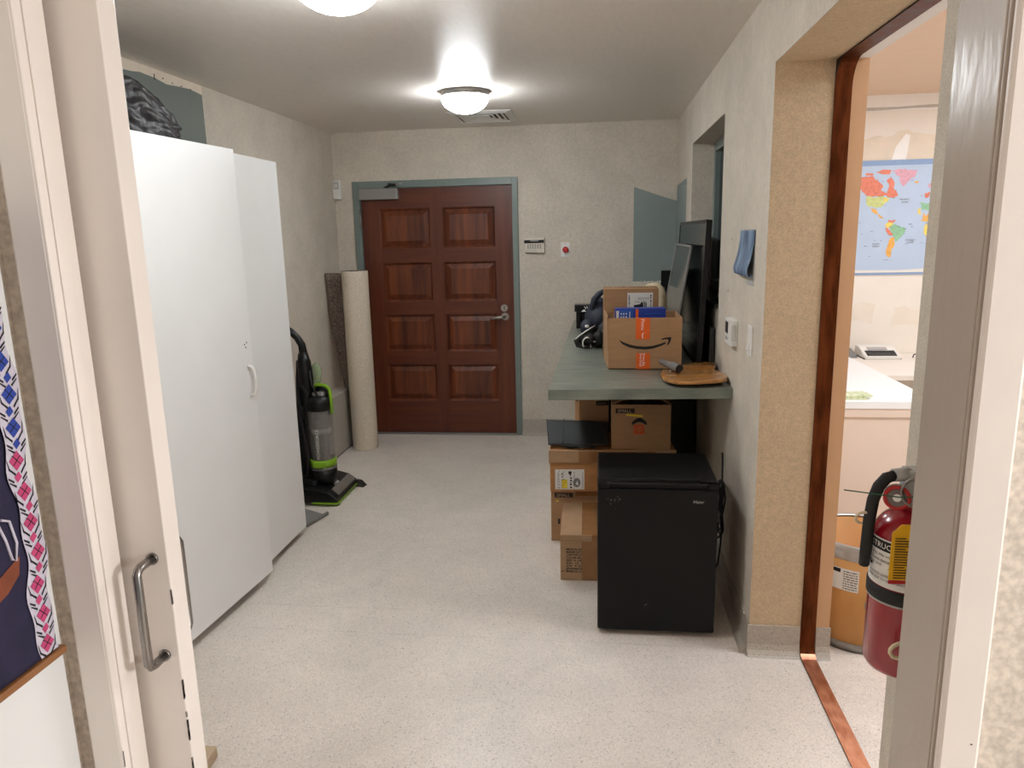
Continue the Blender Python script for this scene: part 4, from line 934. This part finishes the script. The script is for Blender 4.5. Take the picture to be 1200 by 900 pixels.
b.m(M_inkgrey).rect((ex0+.11, ye, ez1-.014), (.035, 0, 0), (0, 0, .004)); b.rect((ex0+.152, ye, ez1-.014), (.03, 0, 0), (0, 0, .004)); b.build('printed_text', t, recalc=False)
# tall file carton at the back of the stack
t = thing('file_carton', 'brown file carton with a black printed badge behind the black sleeve under the countertop', 'box', (-.05, 4.1, .531), 'cartons stacked under the countertop')
b = MB(M_card); b.T = rotz((-.115, 4.012), 9.)
b.box((-.115, 4.012, .532), (.052, 4.22, .862), .003); b.box((-.119, 4.008, .80), (.056, 4.224, .864), .003)
b.m(M_ink).box((-.02, 4.0065, .698), (.05, 4.0082, .724), .0005); b.m(M_card).text('BANKERS', .012, (-.012, 4.006, .7055), (1, 0, 0), (0, 0, 1)); b.m(M_inkgrey)
for k in range(5): b.rect((-.075, 4.0112, .60+k*.016), (.10, 0, 0), (0, 0, .0012))
b.m(M_ink).rect((-.1153, 4.08, .70), (0, .09, 0), (0, 0, .03)); b.build('carton', t, recalc=False)
t = thing('dark_filler', 'black cabinet shape added to fill the dark under the countertop behind the cartons', 'cabinet', (.3, 4.7, 0))  # cabinet made up to stand in for the darkness under the countertop
b = MB(M_black).box((.02, 4.42, .03), (.575, 4.95, .80), .004); b.build('body', t)
MB(M_black).box((.024, 4.40, .035), (.296, 4.419, .795), .003).build('door', t); MB(M_black).box((.300, 4.40, .035), (.571, 4.419, .795), .003).build('door', t)
MB(M_black).box((.05, 4.45, 0), (.55, 4.93, .03)).build('plinth', t)
# black sleeve on the carton
t = thing('padded_sleeve', 'flat black nylon sleeve lying on the wide orange brown carton', 'bag', (-.1, 3.85, .531))
def slv(u, v):
    x = -.272+u*.315+.012*v; wob = .004*math.sin(9*u+3*v)
    if v < .8: q = v/.8; return (x-.03*q*(1-u), 3.726+.165*q, .552+.096*q**.85*(1-.10*u)+wob*.4)
    q = (v-.8)/.2; return (x-.03*(1-u), 3.891+.075*q, .552+.096*(1-.10*u)-.085*q*(1-.1*u)+wob*.4)
b = MB(M_nylon); b.sheet(slv, (0, .012, -.002), 1., 24, 20); b.build('cover', t)
b = MB(M_rubber).tube([(-.20+.02*k, 3.716+.006*math.sin(k), .549+.004*math.sin(2*k)) for k in range(10)], [.005]+[.008]*8+[.004], 8); b.build('strap', t)
b = MB(M_rubber); b.tube([(-.195, 3.735+.15*v/8, .560+.0945*(v/8)**.85+.004) for v in range(9)], .0015, 6); b.build('seam', t)

# ------------------------------------------------------------------ office beyond the opening
t = thing('wall_map', 'world map poster with blue sea on the cream office wall', 'map', (2.12, OFY, 1.33))
b = MB(M_mapedge).box((1.53, OFY-.008, 1.330), (2.74, OFY-.002, 2.069)); b.m(M_map); e = OFY-.0086
b.rect((1.538, e, 1.345), (1.194, 0, 0), (0, 0, .690)); b.build('poster', t, recalc=False)
e -= .0006
lands = {
 'red': [[(1.62, 1.90), (1.60, 1.95), (1.66, 1.96), (1.722, 1.968), (1.764, 1.971), (1.79, 1.942), (1.798, 1.96), (1.825, 1.921), (1.84, 1.902), (1.828, 1.878), (1.867, 1.858), (1.874, 1.896), (1.856, 1.94), (1.888, 1.958), (1.909, 1.928), (1.902, 1.895), (1.922, 1.875), (1.936, 1.841), (1.888, 1.833), (1.84, 1.844), (1.736, 1.847), (1.71, 1.872), (1.694, 1.896)], [(1.786, 1.994), (1.837, 2.012), (1.884, 2.005), (1.867, 1.977), (1.82, 1.984)], [(1.72, 1.985), (1.76, 1.99), (1.775, 1.978), (1.73, 1.974)], [(1.869, 1.644), (1.889, 1.633), (1.921, 1.593), (1.926, 1.583), (1.897, 1.589), (1.876, 1.614)], [(2.097, 1.851), (2.129, 1.86), (2.123, 1.826), (2.104, 1.824)], [(1.889, 1.692), (1.933, 1.686), (1.92, 1.672), (1.885, 1.676)]],
 'pink': [[(1.889, 2.005), (1.967, 2.012), (2.043, 2.0), (2.032, 1.958), (1.993, 1.931), (1.967, 1.898), (1.947, 1.918), (1.939, 1.961), (1.909, 1.981)], [(2.116, 1.908), (2.138, 1.917), (2.16, 1.95), (2.19, 1.95), (2.17, 1.90), (2.137, 1.893), (2.119, 1.889)], [(2.18, 1.94), (2.30, 1.97), (2.55, 1.975), (2.68, 1.93), (2.56, 1.86), (2.40, 1.85), (2.22, 1.86)]],
 'lime': [[(1.736, 1.842), (1.84, 1.844), (1.888, 1.833), (1.88, 1.809), (1.853, 1.79), (1.836, 1.771), (1.798, 1.768), (1.759, 1.778), (1.738, 1.808)], [(2.36, 1.85), (2.56, 1.86), (2.60, 1.80), (2.52, 1.75), (2.40, 1.78)]],
 'orange': [[(1.76, 1.773), (1.799, 1.763), (1.815, 1.728), (1.84, 1.713), (1.856, 1.698), (1.836, 1.703), (1.801, 1.729), (1.776, 1.754)], [(1.917, 1.579), (1.937, 1.573), (1.94, 1.534), (1.919, 1.495), (1.918, 1.445), (1.899, 1.45), (1.886, 1.485), (1.897, 1.535)], [(2.104, 1.726), (2.115, 1.706), (2.132, 1.725), (2.2, 1.72), (2.19, 1.66), (2.134, 1.67), (2.089, 1.678)], [(2.03, 1.93), (2.058, 1.929), (2.045, 1.918)], [(2.50, 1.60), (2.58, 1.62), (2.62, 1.57), (2.58, 1.52), (2.50, 1.54)]],
 'yellow': [[(1.868, 1.658), (1.889, 1.685), (1.91, 1.68), (1.92, 1.662), (1.894, 1.638), (1.88, 1.634)], [(2.063, 1.756), (2.082, 1.76), (2.09, 1.716), (2.066, 1.722)], [(2.12, 1.66), (2.22, 1.66), (2.20, 1.58), (2.16, 1.53), (2.13, 1.58)], [(1.85, 1.835), (1.875, 1.83), (1.868, 1.808), (1.85, 1.80)]],
 'green': [[(1.898, 1.648), (1.93, 1.662), (1.998, 1.636), (1.987, 1.592), (1.961, 1.563), (1.944, 1.544), (1.926, 1.583), (1.905, 1.613)], [(2.074, 1.794), (2.126, 1.788), (2.22, 1.78), (2.23, 1.73), (2.125, 1.744), (2.087, 1.75)], [(2.13, 1.86), (2.20, 1.87), (2.24, 1.83), (2.16, 1.81)], [(2.30, 1.79), (2.38, 1.78), (2.35, 1.70)]],
 'tan': [[(2.24, 1.77), (2.30, 1.78), (2.28, 1.72)], [(1.53, 1.345), (2.74, 1.345), (2.74, 1.372), (2.4, 1.380), (1.95, 1.360), (1.53, 1.366)]]}
b = MB()
for k, L_ in lands.items():
    for i, p in enumerate(L_):
        if k == 'tan' and i == 1: b.m(M_paper)
        else: b.m(MC[k])
        b.ngon([(min(max(x, 1.540), 2.73), e-.0003*(i+1), z) for x, z in (p if k == 'tan' and i == 1 else coast(p))])
b.m(M_inkgrey)
for s, x, z in (('ATLANTIC', 1.945, 1.814), ('OCEAN', 1.957, 1.797), ('ATLANTIC', 2.005, 1.552), ('OCEAN', 2.012, 1.536), ('PACIFIC', 1.797, 1.530), ('OCEAN', 1.797, 1.514)): b.text(s, .013, (x, e-.002, z), (1, 0, 0), (0, 0, 1))
b.m(M_ink)
for i in range(60): x = random.uniform(1.56, 2.70); z = random.uniform(1.40, 1.98); b.rect((x, e-.0022, z), (random.uniform(.005, .02), 0, 0), (0, 0, .0018))
b.build('printed_land', t, recalc=False)

t = thing('office_counter', 'white topped counter with a peach front panel inside the office', 'counter', (1.2, 3.6, 0))
MB(M_cab).box((XO+.004, 3.366, .845), (1.497, 4.90, .880), .002).build('worktop', t)
b = MB(M_cfront).box((XO+.004, 3.378, .0), (1.485, 3.40, .843)); b.box((1.463, 3.40, 0), (1.485, 4.88, .843)); b.build('front_panel', t)
b = MB(M_cfront).box((XO+.004, 3.370, .805), (1.490, 3.378, .845), .001); b.build('apron', t)
def mag(z, dx, ang, mat): 
    b = MB(mat); b.T = rotz((1.14, 3.43), ang); b.box((.99+dx, 3.40, z), (1.205+dx, 3.49, z+.009), .001); b.m(M_paper).box((.992+dx, 3.402, z+.002), (1.207+dx, 3.488, z+.007)); return b
tag(mag(.8805, .0, 0, M_magmix).build('magazine', loc=(1.1, 3.44, .88)), 'green covered magazine at the bottom of the pile on the office counter', 'magazine', 'magazines on the office counter')
tag(mag(.8902, .025, 6, M_magmix).build('magazine', loc=(1.1, 3.44, .89)), 'yellow green magazine on top of the pile on the office counter', 'magazine', 'magazines on the office counter')
t = thing('office_desk', 'cream desk along the office wall below the world map', 'desk', (2.1, 4.8, 0))
MB(M_office).box((1.52, 4.39, .77), (3.2, OFY-.004, .80), .002).build('desktop', t)
b = MB(M_office).box((1.53, 4.42, 0), (1.555, OFY-.01, .77)); b.build('side_panel', t); MB(M_office).box((3.17, 4.42, 0), (3.195, OFY-.01, .77)).build('side_panel', t)
b = MB(M_office).box((1.53, OFY-.03, .3), (3.195, OFY-.005, .77)); b.build('back_panel', t)
t = thing('label_maker', 'white desktop label maker with black keyboard on the office desk', 'label maker', (1.85, 5.0, .80))
b = MB(M_white); b.prism([(1.715, 4.93, .802), (1.715, 4.925, .818), (1.715, 5.06, .865), (1.715, 5.13, .87), (1.715, 5.15, .802)], (.225, 0, 0), .006); b.build('housing', t)
b = MB(M_black).box((1.712, 4.93, .8005), (1.943, 5.14, .806), .002); b.build('base', t)
kz = lambda y: .8195+(y-4.925)*.348
b = MB(M_ink)
for r in range(5):
    for k in range(10): y = 4.938+r*.014; b.box((1.735+k*.0185, y, kz(y)), (1.751+k*.0185, y+.011, kz(y)+.004))
b.m(M_lgrey).prism([(1.76, 5.012, kz(5.012)+.001), (1.88, 5.012, kz(5.012)+.001), (1.88, 5.045, kz(5.045)+.001), (1.76, 5.045, kz(5.045)+.001)], (0, 0, .003)); b.build('keyboard', t)
t = thing('desk_phone', 'grey desk telephone left of the label maker in the office', 'telephone', (1.63, 5.05, .80))
b = MB(M_grey).hexa([(1.56, 4.99, .801), (1.69, 4.99, .801), (1.69, 5.13, .801), (1.56, 5.13, .801), (1.57, 4.995, .82), (1.685, 4.995, .82), (1.685, 5.12, .85), (1.57, 5.12, .85)], .004); b.build('base', t)
MB(M_lgrey).tube([(1.585, 5.0, .845), (1.585, 5.03, .855), (1.585, 5.09, .868), (1.585, 5.12, .868)], [.018, .014, .014, .018], 12).build('handset', t)
b = MB(M_heater).box((1.612, OFY-.03, .82), (1.648, OFY-.003, 1.045), .003); b.m(M_ink)
for z in (.93, .985): b.cyl((1.630, OFY-.0305, z), (1.630, OFY-.029, z), .006, n=12)
tag(b.build('wall_bracket', loc=(1.63, OFY, .82)), 'tan metal bracket with two holes on the office wall behind the telephone', 'bracket')
b = MB(M_rubber).tube([(2.03, 4.98, .803), (2.035, 4.98, .825), (2.055, 4.97, .828), (2.10, 4.95, .815), (2.14, 4.93, .804)], .004, 8)
tag(b.build('cable', loc=(2.03, 4.98, .80)), 'short bent black cable on the office desk right of the label maker', 'cable')

# fibre drum
dc = (1.065, 2.930, 0); dr_ = .19
t = thing('fibre_drum', 'open brown fibre drum with metal rim bands behind the fire extinguisher', 'drum', dc)
MB(M_drum).lathe(dc, [(0, .012), (dr_-.006, .012), (dr_-.006, .428), (dr_, .43), (dr_, .01), (dr_-.01, .004)], 56).build('body', t)
b = MB(M_band).lathe(dc, [(dr_-.007, .436), (dr_-.002, .443), (dr_+.005, .438), (dr_+.006, .42), (dr_+.003, .415), (dr_+.006, .41), (dr_+.005, .385), (dr_+.001, .38)], 56); b.build('rim_band', t)
MB(M_darksteel).lathe(dc, [(dr_+.001, .036), (dr_+.005, .032), (dr_+.005, .016), (dr_+.002, .012), (dr_+.004, .002), (dr_-.01, .002)], 56).build('base_band', t)
wr = lambda r: (lambda x, z, th0: Vector((dc[0]+r*math.sin(th0+x/r), dc[1]-r*math.cos(th0+x/r), z)))
def patch(b, r, th0, th1, z0, z1, n=10):
    vs = [(dc[0]+r*math.sin(th0+(th1-th0)*k/n), dc[1]-r*math.cos(th0+(th1-th0)*k/n), z) for k in range(n+1) for z in (z0, z1)]
    b.add(vs, [(2*k, 2*k+2, 2*k+3, 2*k+1) for k in range(n)], True)
b = MB(M_paper); patch(b, dr_+.0008, -1.0, -.36, .255, .345); b.m(M_ink); patch(b, dr_+.0014, -.98, -.72, .325, .341)
rows_ = 8
for i in range(rows_):
    th = -.66
    while th < -.40: d = random.uniform(.02, .07); patch(b, dr_+.0014, th, min(th+d, -.385), .262+i*.010, .2655+i*.010, 3); th += d+.015
b.build('label', t, recalc=False)
b = MB(M_darksteel)
hth = -.10; base = Vector((dc[0]+dr_*math.sin(hth), dc[1]-dr_*math.cos(hth), .22))
b.tube([base+Vector((-.0+.03*math.cos(a), -.008-.012*abs(math.sin(a*.5)), .035*math.sin(a))) for a in [PI*.5+PI*k/10 for k in range(11)]], .0028, 8); b.build('wire_handle', t)

# fire extinguisher
ec = Vector((.487, 1.150, 0)); er = .053
t = thing('fire_extinguisher', 'red fire extinguisher with yellow tag hung on the wall beside the office opening', 'fire extinguisher', (ec.x, ec.y, .957))
prof = [(0, .945), (.040, .945), (.048, .949), (er, .958), (er, 1.170)]+[(er*math.cos(a)*.99+.0005, 1.170+.050*math.sin(a)) for a in [PI/2*k/9 for k in range(1, 9)]]+[(.020, 1.222), (.018, 1.232), (0, 1.232)]
MB(M_red).lathe(ec, prof, 48).build('cylinder', t)
def epatch(b, r, th0, th1, z0, z1, n=20):
    vs = [(ec.x+r*math.sin(th0+(th1-th0)*k/n), ec.y-r*math.cos(th0+(th1-th0)*k/n), z) for k in range(n+1) for z in (z0, z1)]
    b.add(vs, [(2*k, 2*k+2, 2*k+3, 2*k+1) for k in range(n)], True)
ew = lambda th0, z0, r=er+.0012: (lambda x, y: Vector((ec.x+r*math.sin(th0+x/r), ec.y-r*math.cos(th0+x/r), z0+y)))
b = MB(M_paper); epatch(b, er+.0006, -2.3, .85, 1.098, 1.176); b.m(M_ink); epatch(b, er+.0009, -2.3, .85, 1.1565, 1.1735)
b.m(M_whiteink).text('INSTRUCTIONS', .0128, 0, 0, 0, warp=ew(-1.78, 1.1605)); b.m(M_ink)
b.text('1  PULL PIN  HOLD UPRIGHT', .0062, 0, 0, 0, warp=ew(-1.6, 1.147)); b.text('2  STAND BACK', .0062, 0, 0, 0, warp=ew(-1.65, 1.138)); b.text('AIM AT BASE', .0055, 0, 0, 0, warp=ew(-1.65, 1.131)); b.text('3  SQUEEZE LEVER', .0055, 0, 0, 0, warp=ew(-1.65, 1.115)); b.text('SWEEP SIDE TO SIDE', .0055, 0, 0, 0, warp=ew(-1.65, 1.108)); b.text('OPERATE', .0055, 0, 0, 0, warp=ew(-.75, 1.108))
W = ew(-.62, 1.125)                                                    # little figure spraying a fire
for pts in ([(-.002, .010), (.002, .010), (.0025, .014), (-.0025, .014)], [(-.003, -.002), (.003, -.003), (.003, .009), (-.003, .009)], [(-.005, -.012), (-.002, -.012), (.001, -.002), (-.003, -.002)], [(.003, -.013), (.006, -.013), (.003, -.002), (0, -.002)], [(-.012, .0045), (-.003, .006), (-.003, .008), (-.012, .006)]): b.poly([W(*p) for p in pts])
b.poly([W(-.045, .0035), W(-.012, .0045), W(-.012, .0055), W(-.045, .0045)]); b.ngon([W(-.053, .001), W(-.046, .001), W(-.046, .007), W(-.049, .005), W(-.051, .010), W(-.053, .006)])
b.m(M_redbtn); epatch(b, er+.0012, .30, .85, 1.103, 1.108); b.build('label', t, recalc=False)
b = MB(M_rubber).lathe(ec, [(er, 1.096), (er+.0025, 1.095), (er+.0025, 1.074), (er, 1.073)], 48); b.m(M_lgrey).lathe(ec, [(er+.0002, 1.073), (er+.0012, 1.0725), (er+.0012, 1.070), (er, 1.0695)], 48)
b.box((ec.x-.01, ec.y-er-.006, 1.07), (ec.x+.02, ec.y-er, 1.1), .003); b.m(M_darksteel).box((ec.x+.06, ec.y-.02, 1.06), (XR-.0005, ec.y+.02, 1.12), .002); b.build('strap', t)
b = MB(M_lgrey).cyl((ec.x, ec.y, 1.230), (ec.x, ec.y, 1.266), .020, n=24); b.box((ec.x-.016, ec.y-.016, 1.262), (ec.x+.018, ec.y+.016, 1.284), .004); b.cyl((ec.x-.010, ec.y-.004, 1.276), (ec.x-.036, ec.y-.012, 1.276), .011, .010, 18); b.build('valve', t)
b = MB(M_steel).box((ec.x+.004, ec.y-.012, 1.284), (ec.x+.075, ec.y+.012, 1.292), .003); b.prism([(ec.x+.004, ec.y-.010, 1.262), (ec.x+.075, ec.y-.010, 1.236), (ec.x+.075, ec.y-.010, 1.243), (ec.x+.004, ec.y-.010, 1.270)], (0, .02, 0)); b.build('lever', t)
gc = Vector((ec.x-.035, ec.y-.030, 1.246)); gn = Vector((-.35, -.93, .08)).normalized()
b = MB(M_lgrey).cyl(gc+gn*-.014, gc, .019, n=28); b.m(M_redbtn).tube([gc+Matrix.Rotation(a, 3, gn) @ (gn.orthogonal().normalized()*.0165) for a in [2*PI*k/28 for k in range(28)]], .0032, 8, closed=True); b.m(M_inkgrey).cyl(gc, gc+gn*.0015, .014, n=24); b.m(M_whiteink).cyl(gc+gn*.0016, gc+gn*.002, .006, n=16); b.build('gauge', t)
b = MB(M_darksteel).tube([Vector((ec.x-.008, ec.y-.040, 1.258))+Vector((.024*math.cos(a), -.004*math.cos(a), .024*math.sin(a))) for a in [2*PI*k/28 for k in range(28)]], .0022, 8, closed=True); b.build('pin_ring', t)
b = MB(M_rubber).tube([(ec.x-.034, ec.y-.012, 1.276), (ec.x-.046, ec.y-.013, 1.272), (ec.x-.056, ec.y-.012, 1.258), (ec.x-.062, ec.y-.010, 1.235), (ec.x-.064, ec.y-.006, 1.20), (ec.x-.064, ec.y-.002, 1.15), (ec.x-.063, ec.y+.004, 1.12)], [.008, .009, .009, .009, .009, .009, .008], 16); b.build('hose', t)
b = MB(M_cream).tube([Vector((ec.x-.072, ec.y-.006, 1.203))+Vector((.013*math.cos(a), -.010*math.sin(a)*.5, .011*math.sin(a))) for a in [2*PI*k/20 for k in range(20)]], .0022, 8, closed=True); b.build('hose_clip', t)
b = MB(M_leaf).tube([(ec.x-.115, ec.y-.035, 1.259), (ec.x-.08, ec.y-.036, 1.255), (ec.x-.04, ec.y-.048, 1.2535), (ec.x+.0, ec.y-.052, 1.256), (ec.x+.022, ec.y-.05, 1.262), (ec.x+.03, ec.y-.045, 1.285)], .0011, 6); b.build('seal_wire', t)
b = MB(M_yellow); yt = ec.y-er-.008
b.prism([(ec.x-.050, yt, 1.125), (ec.x+.000, yt, 1.125), (ec.x+.000, yt+.004, 1.213), (ec.x-.035, yt+.004, 1.213), (ec.x-.048, yt+.003, 1.200)], (0, .0015, 0)); b.m(M_ink)
for i in range(16): b.rect((ec.x-.044, yt-.0006+.0003*i*.5, 1.128+i*.0042), (random.uniform(.015, .032), 0, 0), (0, 0, .0016))
b.m(M_redbtn).rect((ec.x-.050, yt-.0004, 1.119), (.05, 0, 0), (0, 0, .006)); b.build('inspection_tag', t, recalc=False)
b = MB(M_cream).tube([(ec.x-.018, ec.y-er-.0, 1.020), (ec.x-.018, ec.y-er-.008, 1.021), (ec.x-.027, ec.y-er-.009, 1.0195), (ec.x-.034, ec.y-er-.009, 1.015), (ec.x-.038, ec.y-er-.0085, 1.009), (ec.x-.038, ec.y-er-.0085, 1.003), (ec.x-.034, ec.y-er-.009, .997), (ec.x-.027, ec.y-er-.009, .9945), (ec.x-.018, ec.y-er-.008, .996), (ec.x-.018, ec.y-er, .997)], .003, 10); b.build('hook', t)

# ------------------------------------------------------------------ near left: board, fabric, rail, wood block
b = MB(M_board).box((-.7648, .10, .55), (-.752, .851, 1.95), .002); b.m(M_grey).cyl((-.752, .838, .815), (-.751, .838, .815), .004, n=14)
tag(b.build('hanging_white_board', loc=(-.765, .5, .55)), 'large white board fixed to the near side wall behind the patterned fabric', 'board')
b = MB(M_rod).box((-.7515, .10, 1.096), (-.740, .846, 1.107), .002)
tag(b.build('wooden_rail', loc=(-.746, .5, 1.096)), 'narrow brown wooden rail under the patterned fabric on the white board', 'rail')
t = thing('wall_hanging', 'navy batik cloth with a pink and blue diamond border hung on the near white board', 'wall hanging', (-.747, .6, 1.108))
edge = lambda z: .838+.004*math.sin(z*31)+.003*math.sin(z*77)-.018*max(0, (z-1.33))
inn = lambda z: edge(z)-.034+.0025*math.sin(z*24+1)
xo = -.7465
def cloth(u, v): z = 1.1085+v*.60; return (xo+.0015*math.sin(u*16+v*3), .30+(edge(z)-.30)*u, z)
b = MB(M_fabric); b.sheet(cloth, (-.002, 0, 0), 1., 40, 60)
xp = xo+.0024
b.m(M_fbrown).ngon([(xp, y, z) for y, z in ((.60, 1.262), (.70, 1.248), (.76, 1.246), (.797, 1.262), (.792, 1.238), (.770, 1.222), (.72, 1.205), (.62, 1.20))])
b.m(M_fwhite)
b.tube([(xp, .772, 1.315), (xp, .780, 1.29), (xp, .785, 1.262), (xp, .790, 1.258), (xp, .796, 1.28), (xp, .790, 1.312), (xp, .778, 1.318)], .0018, 6)
for k in range(6): b.tube([(xp, .70+.010*k, 1.27), (xp, .715+.010*k, 1.31), (xp, .71+.008*k, 1.36), (xp, .73+.008*k, 1.40)], .0022, 6)
b.build('cloth', t)
b = MB(M_fwhite); xb = xo+.0026
vs = []
n = 70
for k in range(n+1): z = 1.1095+.598*k/n; vs += [(xb, inn(z), z), (xb, edge(z)-.001, z)]
b.add(vs, [(2*k, 2*k+2, 2*k+3, 2*k+1) for k in range(n)])
b.m(M_fabric)
z = 1.113; k = 0
while z < 1.68:
    h = .026 if k % 2 == 0 else .014; c_ = (inn(z+h/2)+edge(z+h/2))/2; hw = .012 if k % 2 == 0 else .006
    b.m(M_ink)
    for s_ in (-1, 1):
        b.poly([(xb+.0004, c_+s_*(hw+.0015), z+h*.05), (xb+.0004, c_+s_*.0155, z+h*.55), (xb+.0004, c_+s_*.0155, z+h*.75), (xb+.0004, c_+s_*(hw+.0005), z+h*.25)])
        b.poly([(xb+.0004, c_+s_*.004, z-.003), (xb+.0004, c_+s_*.0145, z+h*.30), (xb+.0004, c_+s_*.0145, z+h*.18), (xb+.0004, c_+s_*.005, z-.006)])
    b.m(M_fmag if z < 1.395 else M_fblue)
    b.poly([(xb+.0007, c_-.002, z), (xb+.0007, c_+hw, z+h*.42), (xb+.0007, c_+.002, z+h), (xb+.0007, c_-hw, z+h*.58)])
    if k % 2 == 0: b.m(M_ink); b.tube([(xb+.0008, c_-hw*.5, z+h*.32), (xb+.0008, c_+hw*.5, z+h*.7)], .0006, 4); b.tube([(xb+.0008, c_+hw*.5, z+h*.25), (xb+.0008, c_-hw*.5, z+h*.8)], .0006, 4)
    z += h+.0015; k += 1
b.build('border', t, recalc=False)

b = MB(M_pine); b.T = rotz((-1.26, 1.94), 8)
b.prism([(-1.33, 1.84, .001), (-1.240, 1.84, .001), (-1.235, 1.955, .001), (-1.33, 1.965, .001)], (0, 0, .045), .006)
tag(b.build('wood_block', loc=(-1.26, 1.94, 0)), 'small pale raw wood block on the floor behind the pocket door', 'wood block')

# ------------------------------------------------------------------ light
def area(name, loc, size, power, color, rot=(0, 0, 0)):
    l = bpy.data.lights.new(name, 'AREA'); l.shape = 'RECTANGLE'; l.size, l.size_y = size; l.energy = power; l.color = color
    o = bpy.data.objects.new(name, l); COL.objects.link(o); o.location = loc; o.rotation_euler = rot; o['kind'] = 'helper'; return o
area('office_ceiling_lamp', (1.95, 2.5, CH-.03), (1.2, .6), 36, (1., 1.07, 1.15))
area('office_ceiling_lamp', (2.2, 4.3, CH-.03), (1.2, .3), 11, (1., 1.07, 1.15))
pl = bpy.data.lights.new('entry_fill', 'POINT'); pl.energy = 145; pl.color = (1., 1., 1.); pl.shadow_soft_size = .18  # unseen light added to brighten the casings and the pocket door edge
po = bpy.data.objects.new('entry_fill', pl); COL.objects.link(po); po.location = (2.2, .25, 1.7); po['kind'] = 'helper'
wd = bpy.data.worlds.new('world'); sc.world = wd; wd.use_nodes = True
wd.node_tree.nodes['Background'].inputs[0].default_value = (.8, .78, .77, 1); wd.node_tree.nodes['Background'].inputs[1].default_value = .38

# ------------------------------------------------------------------ camera
cd = bpy.data.cameras.new('camera'); cam = bpy.data.objects.new('camera', cd); COL.objects.link(cam); sc.camera = cam
cd.sensor_fit = 'HORIZONTAL'; cd.sensor_width = 36.; cd.lens = 855.2127/1200*36.; cd.clip_start = .02
Rm = Matrix(((.9928263, .0018482, -.1195513), (.1174398, -.2027819, .9721561), (-.0224461, -.9792222, -.2015443)))
R3 = Matrix(((Rm[0][0], -Rm[0][1], -Rm[0][2]), (Rm[1][0], -Rm[1][1], -Rm[1][2]), (Rm[2][0], -Rm[2][1], -Rm[2][2])))
cam.matrix_world = Matrix.Translation((0, 0, 1.655)) @ R3.to_4x4()

sc.view_settings.view_transform = 'Standard'; sc.view_settings.look = 'None'; sc.view_settings.exposure = 0.; sc.view_settings.gamma = 1.; sc.view_settings.use_curve_mapping = False
sc.cycles.use_adaptive_sampling = False; sc.cycles.max_bounces = 10; sc.cycles.diffuse_bounces = 6; sc.cycles.transparent_max_bounces = 12; sc.cycles.sample_clamp_indirect = 8.
